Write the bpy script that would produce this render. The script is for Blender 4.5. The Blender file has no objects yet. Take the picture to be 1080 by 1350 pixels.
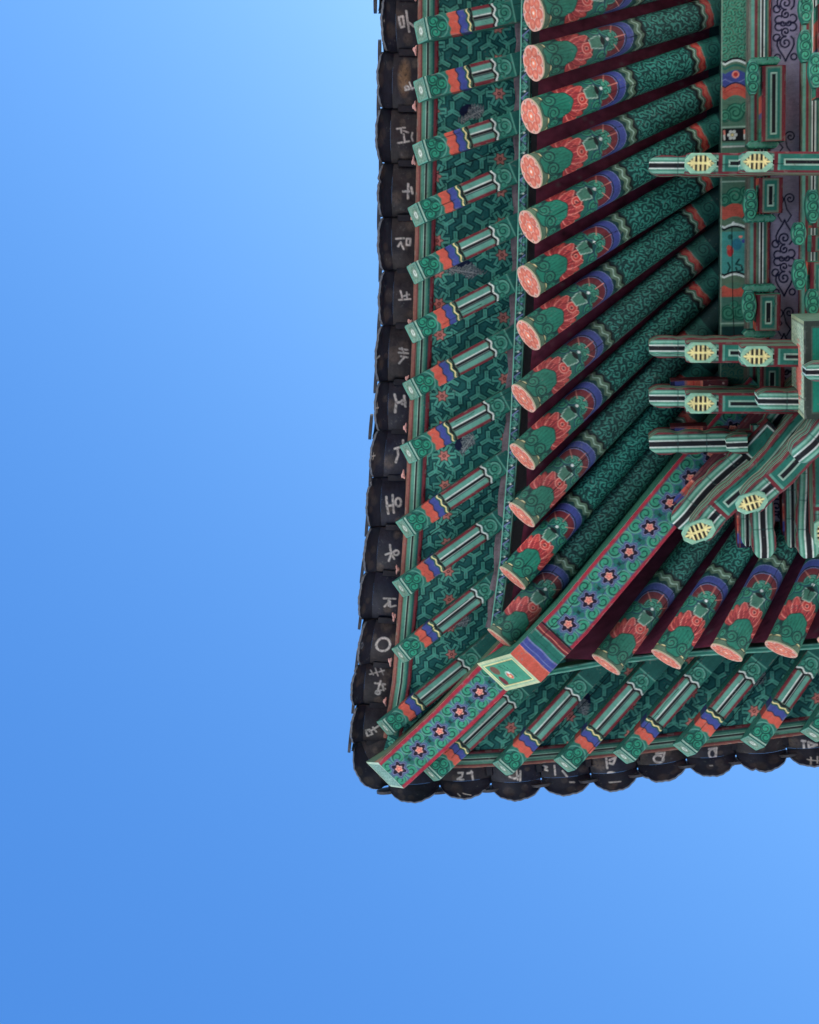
import bpy, math, random
import numpy as np
from mathutils import Vector, Matrix
R_ = math.radians
C = bpy.context.scene.collection
scene = bpy.context.scene

# ------------------------------------------------------------------ camera
CAM_Z = 1.6
F = 2160.0                       # focal length in photo pixels (photo is 1080 px wide)
VPX, VPY = 830.0, 290.0          # where the zenith falls
def frame(phi):
    z = np.array([VPX - 540.0, VPY - 675.0, F]); z /= np.linalg.norm(z)
    x = np.array([math.cos(phi), math.sin(phi), 0.0]); x -= z * x.dot(z); x /= np.linalg.norm(x)
    y = np.cross(z, x)
    return np.array([x, y, z])
def proj_dir(Rm, p):
    c = Rm.T @ p
    return 540 + F * c[0] / c[2], 675 + F * c[1] / c[2]
best = None
for k in range(-400, 401):
    phi = k * 0.0002
    Rm = frame(phi)
    d = Rm @ np.array([948 - 540.0, 300 - 675.0, F]); d = d / d[2] * 10
    x0, y0 = proj_dir(Rm, d); x1, y1 = proj_dir(Rm, d + np.array([0, .5, 0]))
    e = abs((x1 - x0) / (y1 - y0) + 0.0077)
    if best is None or e < best[0]: best = (e, Rm)
RM = best[1]
cam_d = bpy.data.cameras.new('camera'); cam = bpy.data.objects.new('camera', cam_d); C.objects.link(cam)
cam_d.sensor_fit = 'HORIZONTAL'; cam_d.sensor_width = 36.0; cam_d.lens = 36.0 * F / 1080.0
cam_d.clip_start = 0.1; cam_d.clip_end = 3000
m3 = RM @ np.diag([1.0, -1.0, -1.0])
M4 = Matrix([[*m3[0], 0], [*m3[1], 0], [*m3[2], CAM_Z], [0, 0, 0, 1]])
cam.matrix_world = M4
scene.camera = cam
scene.render.resolution_x, scene.render.resolution_y = 819, 1024

# ------------------------------------------------------------------ sky, sun, exposure
SUN_EL, SUN_AZ = R_(50), R_(135)       # azimuth: clockwise from +Y seen from above
w = bpy.data.worlds.new('World'); scene.world = w; w.use_nodes = True
nt = w.node_tree
for n in list(nt.nodes): nt.nodes.remove(n)
sky = nt.nodes.new('ShaderNodeTexSky'); sky.sky_type = 'NISHITA'; sky.sun_disc = False
sky.sun_elevation = SUN_EL; sky.sun_rotation = SUN_AZ; sky.air_density = 1.0; sky.dust_density = 5.0; sky.ozone_density = 2.0
bg = nt.nodes.new('ShaderNodeBackground'); bg.inputs['Strength'].default_value = 0.12
sep = nt.nodes.new('ShaderNodeSeparateColor'); com = nt.nodes.new('ShaderNodeCombineColor')      # clear, contrasty autumn sky
nt.links.new(sky.outputs[0], sep.inputs[0])
for ch, (pw, gn) in enumerate(((1.42, .522), (1.15, 1.19), (.85, 2.30))):
    pn = nt.nodes.new('ShaderNodeMath'); pn.operation = 'POWER'; pn.inputs[1].default_value = pw
    mn = nt.nodes.new('ShaderNodeMath'); mn.operation = 'MULTIPLY'; mn.inputs[1].default_value = gn
    nt.links.new(sep.outputs[ch], pn.inputs[0]); nt.links.new(pn.outputs[0], mn.inputs[0]); nt.links.new(mn.outputs[0], com.inputs[ch])
ou = nt.nodes.new('ShaderNodeOutputWorld')
nt.links.new(com.outputs[0], bg.inputs[0]); nt.links.new(bg.outputs[0], ou.inputs[0])
sl = bpy.data.lights.new('sun', 'SUN'); sl.energy = 4.6; sl.angle = R_(0.5); sl.color = (1.0, .965, .91)
so = bpy.data.objects.new('sun', sl); C.objects.link(so)
sd = Vector((math.sin(SUN_AZ) * math.cos(SUN_EL), math.cos(SUN_AZ) * math.cos(SUN_EL), math.sin(SUN_EL)))
so.rotation_euler = sd.to_track_quat('Z', 'Y').to_euler(); so.location = sd * 60
scene.view_settings.view_transform = 'Standard'; scene.view_settings.look = 'None'
scene.view_settings.exposure = 0.6; scene.view_settings.gamma = 1.0

# ------------------------------------------------------------------ helpers: points
K = 226.0                        # photo pixels per metre at the eaves
def P(px, py, h):
    d = RM @ np.array([px - 540.0, py - 675.0, F])
    t = h / d[2]
    return np.array([d[0] * t, d[1] * t, CAM_Z + h])
ZUP = np.array([0, 0, 1.0])
def nrm(v): return v / (np.linalg.norm(v) + 1e-12)
def smooth(a, b, x):
    t = np.clip((x - a) / (b - a), 0, 1); return t * t * (3 - 2 * t)

# ------------------------------------------------------------------ helpers: colours (sRGB 0-255 -> linear)
def lin(c):
    c = np.array(c, float) / 255.0
    return np.where(c <= 0.04045, c / 12.92, ((c + 0.055) / 1.055) ** 2.4)
COL = dict(
    dteal=lin((12, 60, 58)), teal=lin((24, 88, 80)), green=lin((36, 112, 96)), lgreen=lin((98, 162, 142)),
    pale=lin((172, 206, 184)), olive=lin((92, 122, 96)), grey=lin((112, 116, 110)), maroon=lin((116, 42, 50)),
    dmaroon=lin((72, 28, 46)), orange=lin((206, 94, 76)), pink=lin((240, 150, 128)), red=lin((190, 50, 52)),
    blue=lin((66, 78, 148)), navy=lin((22, 22, 64)), black=lin((14, 16, 22)), white=lin((226, 234, 224)),
    cream=lin((246, 232, 160)), violet=lin((96, 96, 140)), lav=lin((120, 128, 180)), brown=lin((120, 84, 70)),
    tile=lin((62, 60, 66)), tiled=lin((44, 44, 52)), wood=lin((150, 128, 108)))

class Paint:
    """colours for a set of surface points; x, y are millimetre-like units (1 unit = 1/K metre)"""
    def __init__(s, x, y, base):
        s.x, s.y = np.asarray(x, float), np.asarray(y, float)
        s.c = np.tile(COL[base] if isinstance(base, str) else base, (s.x.size, 1)).astype(float)
    def blend(s, a, col):
        if isinstance(col, str): col = COL[col]
        a = np.clip(a, 0, 1)[:, None]
        s.c = s.c * (1 - a) + col * a
    def sdf(s, d, col, aa=1.0): s.blend(0.5 - d / aa, col)
    def band(s, x0, x1, col, amp=0, per=9, ph=0):
        xx = s.x + amp * np.cos(2 * np.pi * (s.y - ph) / per)
        s.sdf(np.maximum(x0 - xx, xx - x1), col)
    def disc(s, cx, cy, r, col, ex=1.0): s.sdf(np.hypot((s.x - cx) / ex, s.y - cy) - r, col)
    def ring(s, cx, cy, r, wd, col, ex=1.0, mask=None):
        d = np.abs(np.hypot((s.x - cx) / ex, s.y - cy) - r) - wd / 2
        a = np.clip(0.5 - d, 0, 1)
        if mask is not None: a = a * mask
        s.blend(a, col)
    def spiral(s, cx, cy, r, ch, rot, fill, line, pitch=4.0, lw=0.42, edge=None):
        dx, dy = s.x - cx, s.y - cy
        rr = np.hypot(dx, dy); th = np.arctan2(dy, dx) * ch + rot
        if edge is not None: s.sdf(rr - r - 1.6, edge)
        s.sdf(rr - r, fill)
        fr = np.mod(rr / pitch - th / (2 * np.pi), 1.0)
        a = np.clip((lw / 2 - np.abs(fr - 0.5)) * pitch + 0.5, 0, 1) * np.clip(r - rr + .5, 0, 1) * np.clip(rr - pitch * .25, 0, 1)
        s.blend(a, line)
    def stroke(s, pts, wd, col):
        pts = np.asarray(pts, float)
        lo = pts.min(0) - wd - 2; hi = pts.max(0) + wd + 2
        m = (s.x > lo[0]) & (s.x < hi[0]) & (s.y > lo[1]) & (s.y < hi[1])
        if not m.any(): return
        x, y = s.x[m], s.y[m]; d = np.full(x.size, 1e9)
        for a, b in zip(pts[:-1], pts[1:]):
            ab = b - a; L2 = ab.dot(ab) + 1e-9
            t = np.clip(((x - a[0]) * ab[0] + (y - a[1]) * ab[1]) / L2, 0, 1)
            d = np.minimum(d, np.hypot(x - a[0] - t * ab[0], y - a[1] - t * ab[1]))
        al = np.zeros(s.x.size); al[m] = np.clip(0.5 - (d - wd / 2), 0, 1)
        s.blend(al, col)
    def curls(s, cell, seed, line, pitch=4.2, lw=0.5, mask=None, edge=None, strength=1.0, warp=0.0):
        X0, Y0 = s.x, s.y
        sx = X0 + warp * (np.sin(Y0 * .33 + seed) + .6 * np.sin(Y0 * .71 + X0 * .2)); sy = Y0 + warp * (np.sin(X0 * .29 + 2 * seed) + .6 * np.sin(X0 * .63 - Y0 * .25))
        gx, gy = sx / cell, sy / cell
        ix, iy = np.floor(gx).astype(int), np.floor(gy).astype(int)
        bd = np.full(s.x.size, 1e9); b2 = bd.copy(); bx = np.zeros(s.x.size); by = bx.copy(); bh = bx.copy()
        def hsh(a, b, k):
            v = np.sin(a * 127.1 + b * 311.7 + k * 74.7 + seed * 19.19) * 43758.5453
            return v - np.floor(v)
        for ox in (-1, 0, 1):
            for oy in (-1, 0, 1):
                cx, cy = ix + ox, iy + oy
                qx = (cx + .15 + .7 * hsh(cx, cy, 1)) * cell; qy = (cy + .15 + .7 * hsh(cx, cy, 2)) * cell
                d = np.hypot(sx - qx, sy - qy); h = hsh(cx, cy, 3)
                nr = d < bd
                b2 = np.where(nr, bd, np.minimum(b2, d))
                bx = np.where(nr, qx, bx); by = np.where(nr, qy, by); bh = np.where(nr, h, bh); bd = np.where(nr, d, bd)
        ch = np.where(bh > .5, 1.0, -1.0)
        th = np.arctan2(sy - by, sx - bx) * ch + bh * 40
        fr = np.mod(bd / pitch - th / (2 * np.pi), 1.0)
        a = np.clip((lw / 2 - np.abs(fr - .5)) * pitch + .5, 0, 1) * np.clip((b2 - bd) * .7, 0, 1) * strength
        if mask is not None: a = a * mask
        s.blend(a, line)
    def wear(s, seed, amt=0.10, p=None):
        """weathered pigment: soft blotches plus fine grain, from a few incommensurate waves"""
        rs = np.random.RandomState(seed); v = np.zeros(s.x.size)
        for k in range(7):
            f = 2 ** (k * .62) / 38.0; an = rs.rand() * 6.28; ph = rs.rand() * 6.28
            v += np.sin((s.x * math.cos(an) + s.y * math.sin(an)) * 6.28 * f + ph + 1.7 * np.sin(s.y * f * 3 + ph)) / (1 + .35 * k)
        g = rs.rand(s.x.size) - .5
        gr = np.sin(s.y * 1.7 + 2.2 * np.sin(s.x * .021 + seed)) * np.sin(s.y * .83 + 1.3 * np.sin(s.x * .013 + 2 * seed)) + .6 * np.sin(s.y * 3.1 + 1.1 * np.sin(s.x * .05))
        s.c = s.c * (1 + amt * (.55 * v + .9 * g + .45 * gr))[:, None]
        fl = np.sin(s.x * .9 + 3 * np.sin(s.y * .37 + seed)) + np.sin(s.y * 1.1 + 2.5 * np.sin(s.x * .31 + 2 * seed)) + .9 * v
        lum = s.c.mean(1, keepdims=True)
        a = np.clip((fl - 3.0) * 2.2, 0, .5)[:, None]; s.c = s.c * (1 - a) + (lum * .5 + lin((120, 124, 112)) * .5) * a        # rubbed, dusty spots
        a = np.clip((-fl - 3.2) * 2.2, 0, .45)[:, None]; s.c = s.c * (1 - a) + s.c * .45 * a
        return s
    def out(s): return np.clip(s.c, 0.002, 1)

# ------------------------------------------------------------------ helpers: mesh with painted points
class MB:
    def __init__(s): s.v, s.c, s.f, s.n, s.sm = [], [], [], 0, []
    def grid(s, pos, col, flip=False, smooth=False):
        """pos (nu,nv,3); col (nu*nv,3) or one colour"""
        nu, nv = pos.shape[:2]
        col = np.asarray(col, float)
        if col.ndim == 1: col = np.tile(col, (nu * nv, 1))
        i = np.arange(nu * nv).reshape(nu, nv) + s.n
        q = np.stack([i[:-1, :-1], i[1:, :-1], i[1:, 1:], i[:-1, 1:]], -1).reshape(-1, 4)
        if flip: q = q[:, ::-1]
        s.v.append(pos.reshape(-1, 3)); s.c.append(col); s.f.append(q); s.n += nu * nv
        s.sm.append(np.full(len(q), smooth))
    def quad(s, a, b, c, d, col): s.grid(np.array([[a, d], [b, c]], float), col)
    def box(s, pts_bottom, height, col, up=None):
        up = ZUP if up is None else up
        a, b, c, d = [np.asarray(p, float) for p in pts_bottom]; u = up * height
        s.quad(a, b, c, d, col); s.quad(a + u, b + u, c + u, d + u, col)
        for p, q in ((a, b), (b, c), (c, d), (d, a)): s.quad(p, q, q + u, p + u, col)
    def build(s, name, mat, parent=None, label=None):
        v = np.concatenate(s.v); f = np.concatenate(s.f); c = np.concatenate(s.c); sm = np.concatenate(s.sm)
        me = bpy.data.meshes.new(name)
        me.vertices.add(len(v)); me.vertices.foreach_set('co', v.astype(np.float32).ravel())
        me.loops.add(f.size); me.loops.foreach_set('vertex_index', f.astype(np.int32).ravel())
        me.polygons.add(len(f)); me.polygons.foreach_set('loop_start', np.arange(0, f.size, 4, dtype=np.int32))
        me.polygons.foreach_set('use_smooth', sm.astype(bool))
        at = me.attributes.new('pigment', 'FLOAT_COLOR', 'POINT')
        at.data.foreach_set('color', np.concatenate([c, np.ones((len(c), 1))], 1).astype(np.float32).ravel())
        me.update(calc_edges=True); me.validate()
        me.materials.append(mat)
        o = bpy.data.objects.new(name, me); C.objects.link(o)
        if parent: o.parent = parent
        if label: o['label'] = label
        return o

# ------------------------------------------------------------------ materials
def mk(name, rough, bump, scale, var, spec=0.3):
    m = bpy.data.materials.new(name); m.use_nodes = True; t = m.node_tree; b = t.nodes['Principled BSDF']
    a = t.nodes.new('ShaderNodeAttribute'); a.attribute_name = 'pigment'
    tc = t.nodes.new('ShaderNodeTexCoord')
    n1 = t.nodes.new('ShaderNodeTexNoise'); n1.inputs['Scale'].default_value = scale; n1.inputs['Detail'].default_value = 6
    n2 = t.nodes.new('ShaderNodeTexNoise'); n2.inputs['Scale'].default_value = 2.3; n2.inputs['Detail'].default_value = 4
    mr = t.nodes.new('ShaderNodeMapRange'); mr.inputs['From Min'].default_value = .3; mr.inputs['From Max'].default_value = .7
    mr.inputs['To Min'].default_value = 1 - var; mr.inputs['To Max'].default_value = 1 + var
    mx = t.nodes.new('ShaderNodeMix'); mx.data_type = 'RGBA'; mx.blend_type = 'MULTIPLY'; mx.inputs['Factor'].default_value = 1
    L = t.links.new
    L(tc.outputs['Object'], n1.inputs['Vector']); L(tc.outputs['Object'], n2.inputs['Vector'])
    ad = t.nodes.new('ShaderNodeMath'); ad.operation = 'ADD'; ml = t.nodes.new('ShaderNodeMath'); ml.operation = 'MULTIPLY'; ml.inputs[1].default_value = .5
    L(n1.outputs['Fac'], ad.inputs[0]); L(n2.outputs['Fac'], ad.inputs[1]); L(ad.outputs[0], ml.inputs[0]); L(ml.outputs[0], mr.inputs['Value'])
    L(a.outputs['Color'], mx.inputs['A']); L(mr.outputs[0], mx.inputs['B'])
    L(mx.outputs['Result'], b.inputs['Base Color'])
    b.inputs['Roughness'].default_value = rough; b.inputs['Specular IOR Level'].default_value = spec
    bp = t.nodes.new('ShaderNodeBump'); bp.inputs['Strength'].default_value = bump; bp.inputs['Distance'].default_value = .004
    L(n1.outputs['Fac'], bp.inputs['Height']); L(bp.outputs[0], b.inputs['Normal'])
    return m
WOOD = mk('painted_wood', .72, .35, 60, .14)
CLAY = mk('roof_clay', .5, .5, 45, .28, .4)

# ------------------------------------------------------------------ ground
gm = bpy.data.materials.new('pale_granite_sand'); gm.use_nodes = True
t = gm.node_tree; b = t.nodes['Principled BSDF']
n1 = t.nodes.new('ShaderNodeTexNoise'); n1.inputs['Scale'].default_value = 1.2; n1.inputs['Detail'].default_value = 8
cr = t.nodes.new('ShaderNodeValToRGB'); cr.color_ramp.elements[0].color = (.43, .44, .45, 1); cr.color_ramp.elements[1].color = (.54, .55, .56, 1)
tc = t.nodes.new('ShaderNodeTexCoord'); t.links.new(tc.outputs['Object'], n1.inputs['Vector'])
t.links.new(n1.outputs['Fac'], cr.inputs[0]); t.links.new(cr.outputs[0], b.inputs['Base Color']); b.inputs['Roughness'].default_value = .9
g = MB(); xs = np.linspace(-700, 700, 30); gx, gy = np.meshgrid(xs, xs, indexing='ij')
g.grid(np.stack([gx, gy, gx * 0], -1), COL['wood'])
gr = g.build('ground', gm); gr['kind'] = 'structure'; gr['label'] = 'pale sandy courtyard ground below the pavilion'; gr['category'] = 'ground'

# ------------------------------------------------------------------ the pavilion (one thing)
base = P(1250, 420, 9.0)
PAV = bpy.data.objects.new('temple_pavilion', None); C.objects.link(PAV); PAV.location = (base[0], base[1], 0)
PAV['label'] = 'Korean temple pavilion with green painted eaves and dark tiled roof corner seen from below'
PAV['category'] = 'pavilion'
bpy.context.view_layer.update()
def own(o, parent=None):
    p = parent or PAV
    o.parent = p; o.matrix_parent_inverse = p.matrix_world.inverted()
    return o
def put(mb, name, mat=None, parent=None, label=None):
    o = mb.build(name, mat or WOOD, None, label); bpy.context.view_layer.update()
    o.parent = parent or PAV
    o.matrix_parent_inverse = Matrix.Translation((-base[0], -base[1], 0)) if parent is None else Matrix.Identity(4)
    return o

# ---------- a beam: painted bottom, sides and ends
def resample(path, hw, step):
    path = np.array(path, float); d = np.r_[0, np.cumsum(np.linalg.norm(np.diff(path, axis=0), axis=1))]
    n = max(2, int(d[-1] * K / step) + 1); s = np.linspace(0, d[-1], n)
    pp = np.stack([np.interp(s, d, path[:, k]) for k in range(3)], 1)
    hw = np.interp(s, np.linspace(0, d[-1], len(hw)) if len(hw) != len(path) else d, hw) if hasattr(hw, '__len__') else np.full(n, hw)
    return pp, hw, s
def beam(name, path, hw, height, pb, ps=None, pe=None, cut=0.0, step=1.1, parent=None, label=None, side_step=1.6, mat=None, endname=None, seed=1, cut2=0.0, topvec=None, crown=0.0):
    """path: bottom centre line (start = outer end); hw: half width(s) in units; height in m; cut: how far the top overhangs at the start"""
    pp, hw, s = resample(path, hw, step)
    tg = np.gradient(pp, axis=0); tg /= np.linalg.norm(tg, axis=1)[:, None]
    lat = np.cross(ZUP, tg); lat /= np.linalg.norm(lat, axis=1)[:, None]
    n = len(pp); mh = hw.max(); nv = max(3, int(2 * mh / step) + 1); vv = np.linspace(-1, 1, nv)
    pos = pp[:, None, :] + lat[:, None, :] * (hw[:, None] * vv[None, :] / K)[:, :, None]
    x = np.repeat(s * K, nv); y = (hw[:, None] * vv[None, :]).ravel()
    pt = pb(x, y); rs_ = random.Random(seed * 7 + 1); Lu = s[-1] * K
    for _ in range(rs_.choice((0, 1, 1, 2)) + (2 if Lu > 250 else 0)):                 # drying cracks along the timber
        v0 = rs_.uniform(-.75, .75) * mh; a0 = rs_.uniform(0, .7) * Lu; l0 = rs_.uniform(.12, .35) * min(Lu, 320)
        pt.stroke([(a0 + i * l0 / 6, v0 + rs_.uniform(-.5, .5)) for i in range(7)], rs_.uniform(.5, 1.0), lin((16, 22, 24)))
    ey = np.abs(y) - (np.repeat(hw, nv) - 1.7 - .5 * np.sin(x * .21 + seed) - .35 * np.sin(x * .57))
    rim = np.clip(ey, 0, 3)
    pos = pos + (ZUP[None] * (rim * .85 / K)[:, None]).reshape(pos.shape)               # worn, slightly rounded arrises
    cr = crown * np.repeat(vv[None, :] ** 2, n, 0); pos = pos + ZUP * cr[:, :, None]
    ch = (rim * .85 / K).reshape(n, nv) + cr
    pt.blend(np.clip(rim * .6, 0, .35) * (np.sin(x * .33 + seed) + np.sin(x * .071 + 2 * seed) > .7), lin((128, 132, 122)))
    mb = MB(); mb.grid(pos, pt.wear(seed).out())
    top = np.tile(ZUP * height, (n, 1)); top[0] -= tg[0] * cut; top[-1] += tg[-1] * cut2
    if topvec is not None:
        for k in range(6): top[k] = topvec * (1 - k / 6) + top[k] * (k / 6) if k else topvec
    nw = max(3, int(height * K / side_step)); ww = np.linspace(0, 1, nw)
    for sg in (-1, 1):
        e = pp + lat * (sg * hw / K)[:, None]
        cz = ch[:, 0 if sg < 0 else -1]
        sp = e[:, None, :] + top[:, None, :] * ww[None, :, None] + (ZUP[None, None] * (cz[:, None] * (1 - ww[None, :]))[:, :, None])
        xx = np.repeat(s * K, nw); yy = np.tile(ww * height * K, n)
        mb.grid(sp, (ps or (lambda a, b: Paint(a, b, 'maroon')))(xx, yy).wear(seed + 5).out(), flip=sg > 0)
    tp = np.stack([pp - lat * (hw / K)[:, None], pp + lat * (hw / K)[:, None]], 1) + top[:, None, :]
    mb.grid(tp, COL['dteal'])
    ends = MB() if endname else mb
    for k, on in ((0, True), (-1, False)):
        ep = pos[k][:, None, :] + top[k][None, None, :] * ww[None, :, None]
        xx = np.repeat(hw[k] * vv, nw); yy = np.tile(ww * np.linalg.norm(top[k]) * K, nv)
        cc = (pe(xx, yy).wear(seed + 9).out() if (pe and on) else COL['green'] * .8)
        (ends if on else mb).grid(ep, cc)
    o = put(mb, name, mat, parent, label)
    if endname: put(ends, endname, mat, o)
    return o

def stripes(p, tab, c=0.0):
    """mirror stripes about y=c: (half position, colour) from the outside in"""
    for hwid, col in tab: p.sdf(np.abs(p.y - c) - hwid, col)
    return p

# ================================================================== measured layout (photo pixels)
def liftL(y): return 0.20 * np.clip(np.asarray(y, float) / 860.0, 0, 1.15) ** 2
def liftB(x): return 0.20 * np.clip((1500.0 - np.asarray(x, float)) / 860.0, 0, 1.15) ** 2
# round rafters: tip, and where the axis passes under the purlin
RL = [((706, -54), (927, -90)), ((706, -125), (927, -143)),
      ((704, 17), (930, -36)), ((704, 83), (930, 18)), ((701, 153), (930, 72)), ((701, 226), (930, 125)), ((699, 299), (928, 178)),
      ((697.5, 371), (927, 234)), ((697, 442), (924, 281)), ((690.5, 525), (923, 334)), ((689, 602), (922, 387)),
      ((688, 679), (920, 440)), ((676, 762), (918, 492)), ((660, 843), (916, 540))]
RB = [((799, 876), (1008, 600)), ((878.6, 869), (1056, 600)), ((958, 860.5), (1096, 600)), ((1030, 856), (1150, 600)),
      ((1100, 850), (1202, 600)), ((1171, 846), (1252, 600)), ((1242, 843), (1302, 600)), ((1313, 841), (1352, 600))]
H_TIP, H_ROOT = 9.56, 10.04

def paint_round(L):
    def f(x, y):
        p = Paint(x, y, 'teal')
        hd = L                                            # axis passes the purlin here
        # near the tip
        p.band(-20, 9, 'olive'); p.band(8.2, 9.4, 'black'); p.band(9.4, 10.8, 'cream')
        p.band(10.8, 78, 'green')
        for cy, ch in ((-9, 1), (9, -1), (-24, -1), (24, 1)): p.spiral(19, cy, 7.5, ch, 1.0, 'green', 'dteal', 4.4, .38, 'teal')
        for sg in (-1, 1):                                # dark leaves
            d = np.hypot((x - 31) / 11, (y - sg * 19 + (0)) / 6.5) - 1; p.sdf(d * 7, 'dteal')
            p.ring(31, sg * 19, 6.0, 1.0, 'teal', ex=1.7)
        # lotus: pointed red petals opening round a green leaf
        d = np.hypot((x - 56) / 16, y / 22) - 1; p.sdf(d * 16, lin((96, 32, 44)))
        for k in (-4, 4, -3, 3, -2, 2, -1, 1, 0):
            an = k * .33; bx, by = 35 + 4 * math.cos(an), 12 * math.sin(an)
            t = (x - bx) * math.cos(an) + (y - by) * math.sin(an); n_ = -(x - bx) * math.sin(an) + (y - by) * math.cos(an)
            lg = 33 - abs(k) * .9
            wd = 6.2 * np.sqrt(np.clip(np.sin(np.pi * np.clip(t / lg, 0, 1) ** .8), 0, 1))
            e = np.where((t > 0) & (t < lg), np.abs(n_) - wd, 9.0)
            p.sdf(e - .9, lin((238, 150, 134)) if k % 2 else lin((120, 34, 44))); p.sdf(e + .3, lin((202, 76, 70))); p.sdf(np.maximum(e + 1.5, t - lg * .62), lin((166, 50, 56)))
            p.sdf(np.maximum(np.abs(n_) - .5, np.maximum(t - lg + 5, 6 - t)), lin((232, 110, 96)))
        rl = np.hypot((x - 26) / 22, y / 17.5); al = np.arctan2(y, x - 26)
        d = (rl - 1 - .035 * np.cos(9 * al)) * 20; p.sdf(d - 1.2, lin((10, 56, 52))); p.sdf(d, lin((30, 128, 102)))
        for k in range(-3, 4):
            p.stroke([(14, 0), (26, k * 3.4), (44 - abs(k) * 2.2, k * 5.0)], .8, lin((16, 96, 80)))
        for cy, ch in ((-9, 1), (9, -1), (-24, -1), (24, 1)): p.spiral(18, cy, 7.2, ch, 1.0, lin((44, 132, 104)), 'dteal', 4.4, .38, 'dteal')
        p.disc(63, 3, 7.6, 'pink'); p.disc(63, 3, 6.2, lin((206, 58, 54))); p.disc(62, 3, 3.0, 'pink'); p.disc(62, 3, 1.9, 'maroon')
        # seed pod with a white rim
        hwp = 4.5 + (x - 68) * .28
        d = np.maximum(np.maximum(69 - x, x - 84), np.abs(y + 1) - hwp); p.sdf(d - 1.3, 'pale'); p.sdf(d, lin((70, 128, 104)))
        d = np.hypot((x - 86) / 2.8, (y + 1) / 6) - 1; p.sdf(d * 4, 'black')
        # scrolls
        m = (x > 70) & (x < 108)
        for cx, cy, ch in ((84, -19, 1), (96, -13, -1), (84, 19, -1), (96, 13, 1), (78, -31, 1), (78, 31, -1), (92, -31, -1), (92, 31, 1)):
            p.spiral(cx, cy, 8.2, ch, .6, lin((54, 144, 112)), 'dteal', 4.6, .34, lin((30, 70, 96)))
        p.disc(93, -1, 1.9, 'white')
        # half-round bands
        rr = np.hypot((x - 95), y * .86); fw = x > 95 - np.abs(y) * .15
        for r0, r1, cl in ((0, 8, 'lgreen'), (8, 11, 'green'), (11, 12.2, 'lgreen'), (12.2, 13, 'black'), (13, 22, 'maroon'), (22, 23.2, 'lav'), (23.2, 25, 'navy'), (25, 34, 'blue'), (34, 35.2, 'lav')):
            if r0 == 0: continue
            a = np.clip(np.minimum(rr - r0, r1 - rr) + .5, 0, 1) * np.clip((x - 90) / 2, 0, 1)
            p.blend(a, cl)
        for cy, ch in ((-5, 1), (5, -1)): p.spiral(99, cy, 5.2, ch, .4, lin((70, 160, 128)), 'dteal', 3.8, .34)
        for an in (-.9, 0, .9): p.stroke([(95 + 9 * math.cos(an), 9 * math.sin(an) / .86), (95 + 23 * math.cos(an), 23 * math.sin(an) / .86)], .9, 'pink')
        p.disc(93, -1, 1.9, 'white')
        a = np.clip(rr - 34.6, 0, 1) * np.clip((x - 104) / 2, 0, 1) * (x < 150)
        wv = 2.0 * np.cos(2 * np.pi * y / 15)
        for x0, cl in ((0, 'teal'), (128, 'dteal'), (133, 'olive'), (137.5, 'pale'), (139, 'olive'), (143, 'black')):
            p.blend(a * np.clip(x + wv - x0 + .5, 0, 1), cl)
        # long scroll field
        x0, x1 = 146, hd - 26
        p.band(x0, x1, 'dteal', 1.5, 15)
        msk = np.clip((x - x0 - 1) / 2, 0, 1) * np.clip((x1 - x) / 2, 0, 1)
        p.curls(13, int(L) % 17, lin((58, 150, 130)), 5.6, .44, msk, warp=1.7)
        p.sdf(np.maximum(np.abs(np.abs(y) - 29) - .7, np.maximum(x0 - x, x - x1)), 'grey')  # ridge highlight along each upper flank, painted as a thin grey line
        for a0, b0, cl in ((-26, -22, 'black'), (-22, -20, 'olive'), (-20, -18.5, 'pale'), (-18.5, -15.5, 'olive'), (-15.5, -5, 'red'), (-5, -3.5, 'lgreen'), (-3.5, 24, 'green'), (24, 400, 'dteal')):
            p.band(hd + a0, hd + b0, cl, 1.6 if a0 < -10 else 3.0, 15 if a0 < -10 else 60)
        p.band(hd - 13, hd - 8, 'orange', 1.6, 15)
        p.spiral(hd + 9, 0, 9.5, 1, .4, 'green', 'dteal', 5.0, .36, 'teal')
        for sg in (-1, 1): p.spiral(hd + 8, sg * 16, 6.5, -sg, .4, 'green', 'dteal', 4.6, .36, 'teal')
        return p
    return f
def paint_disc(x, y, seed):
    p = Paint(x, y, lin((228, 176, 158)))
    for k in range(7):
        a = k * math.pi * 2 / 7 + seed; cx, cy = 13.6 * math.cos(a), 13.6 * math.sin(a)
        p.disc(cx, cy, 6.0, lin((206, 84, 70))); p.disc(cx, cy, 5.2, lin((222, 120, 98))); p.disc(cx, cy, 2.4, lin((230, 142, 118)))
        p.disc(19.6 * math.cos(a + .45), 19.6 * math.sin(a + .45), 1.1, 'olive')
    p.disc(0, 0, 6.4, lin((206, 84, 70))); p.disc(0, 0, 5.6, lin((242, 136, 104))); p.disc(0, 0, 2.0, lin((252, 232, 214)))
    return p
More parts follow.
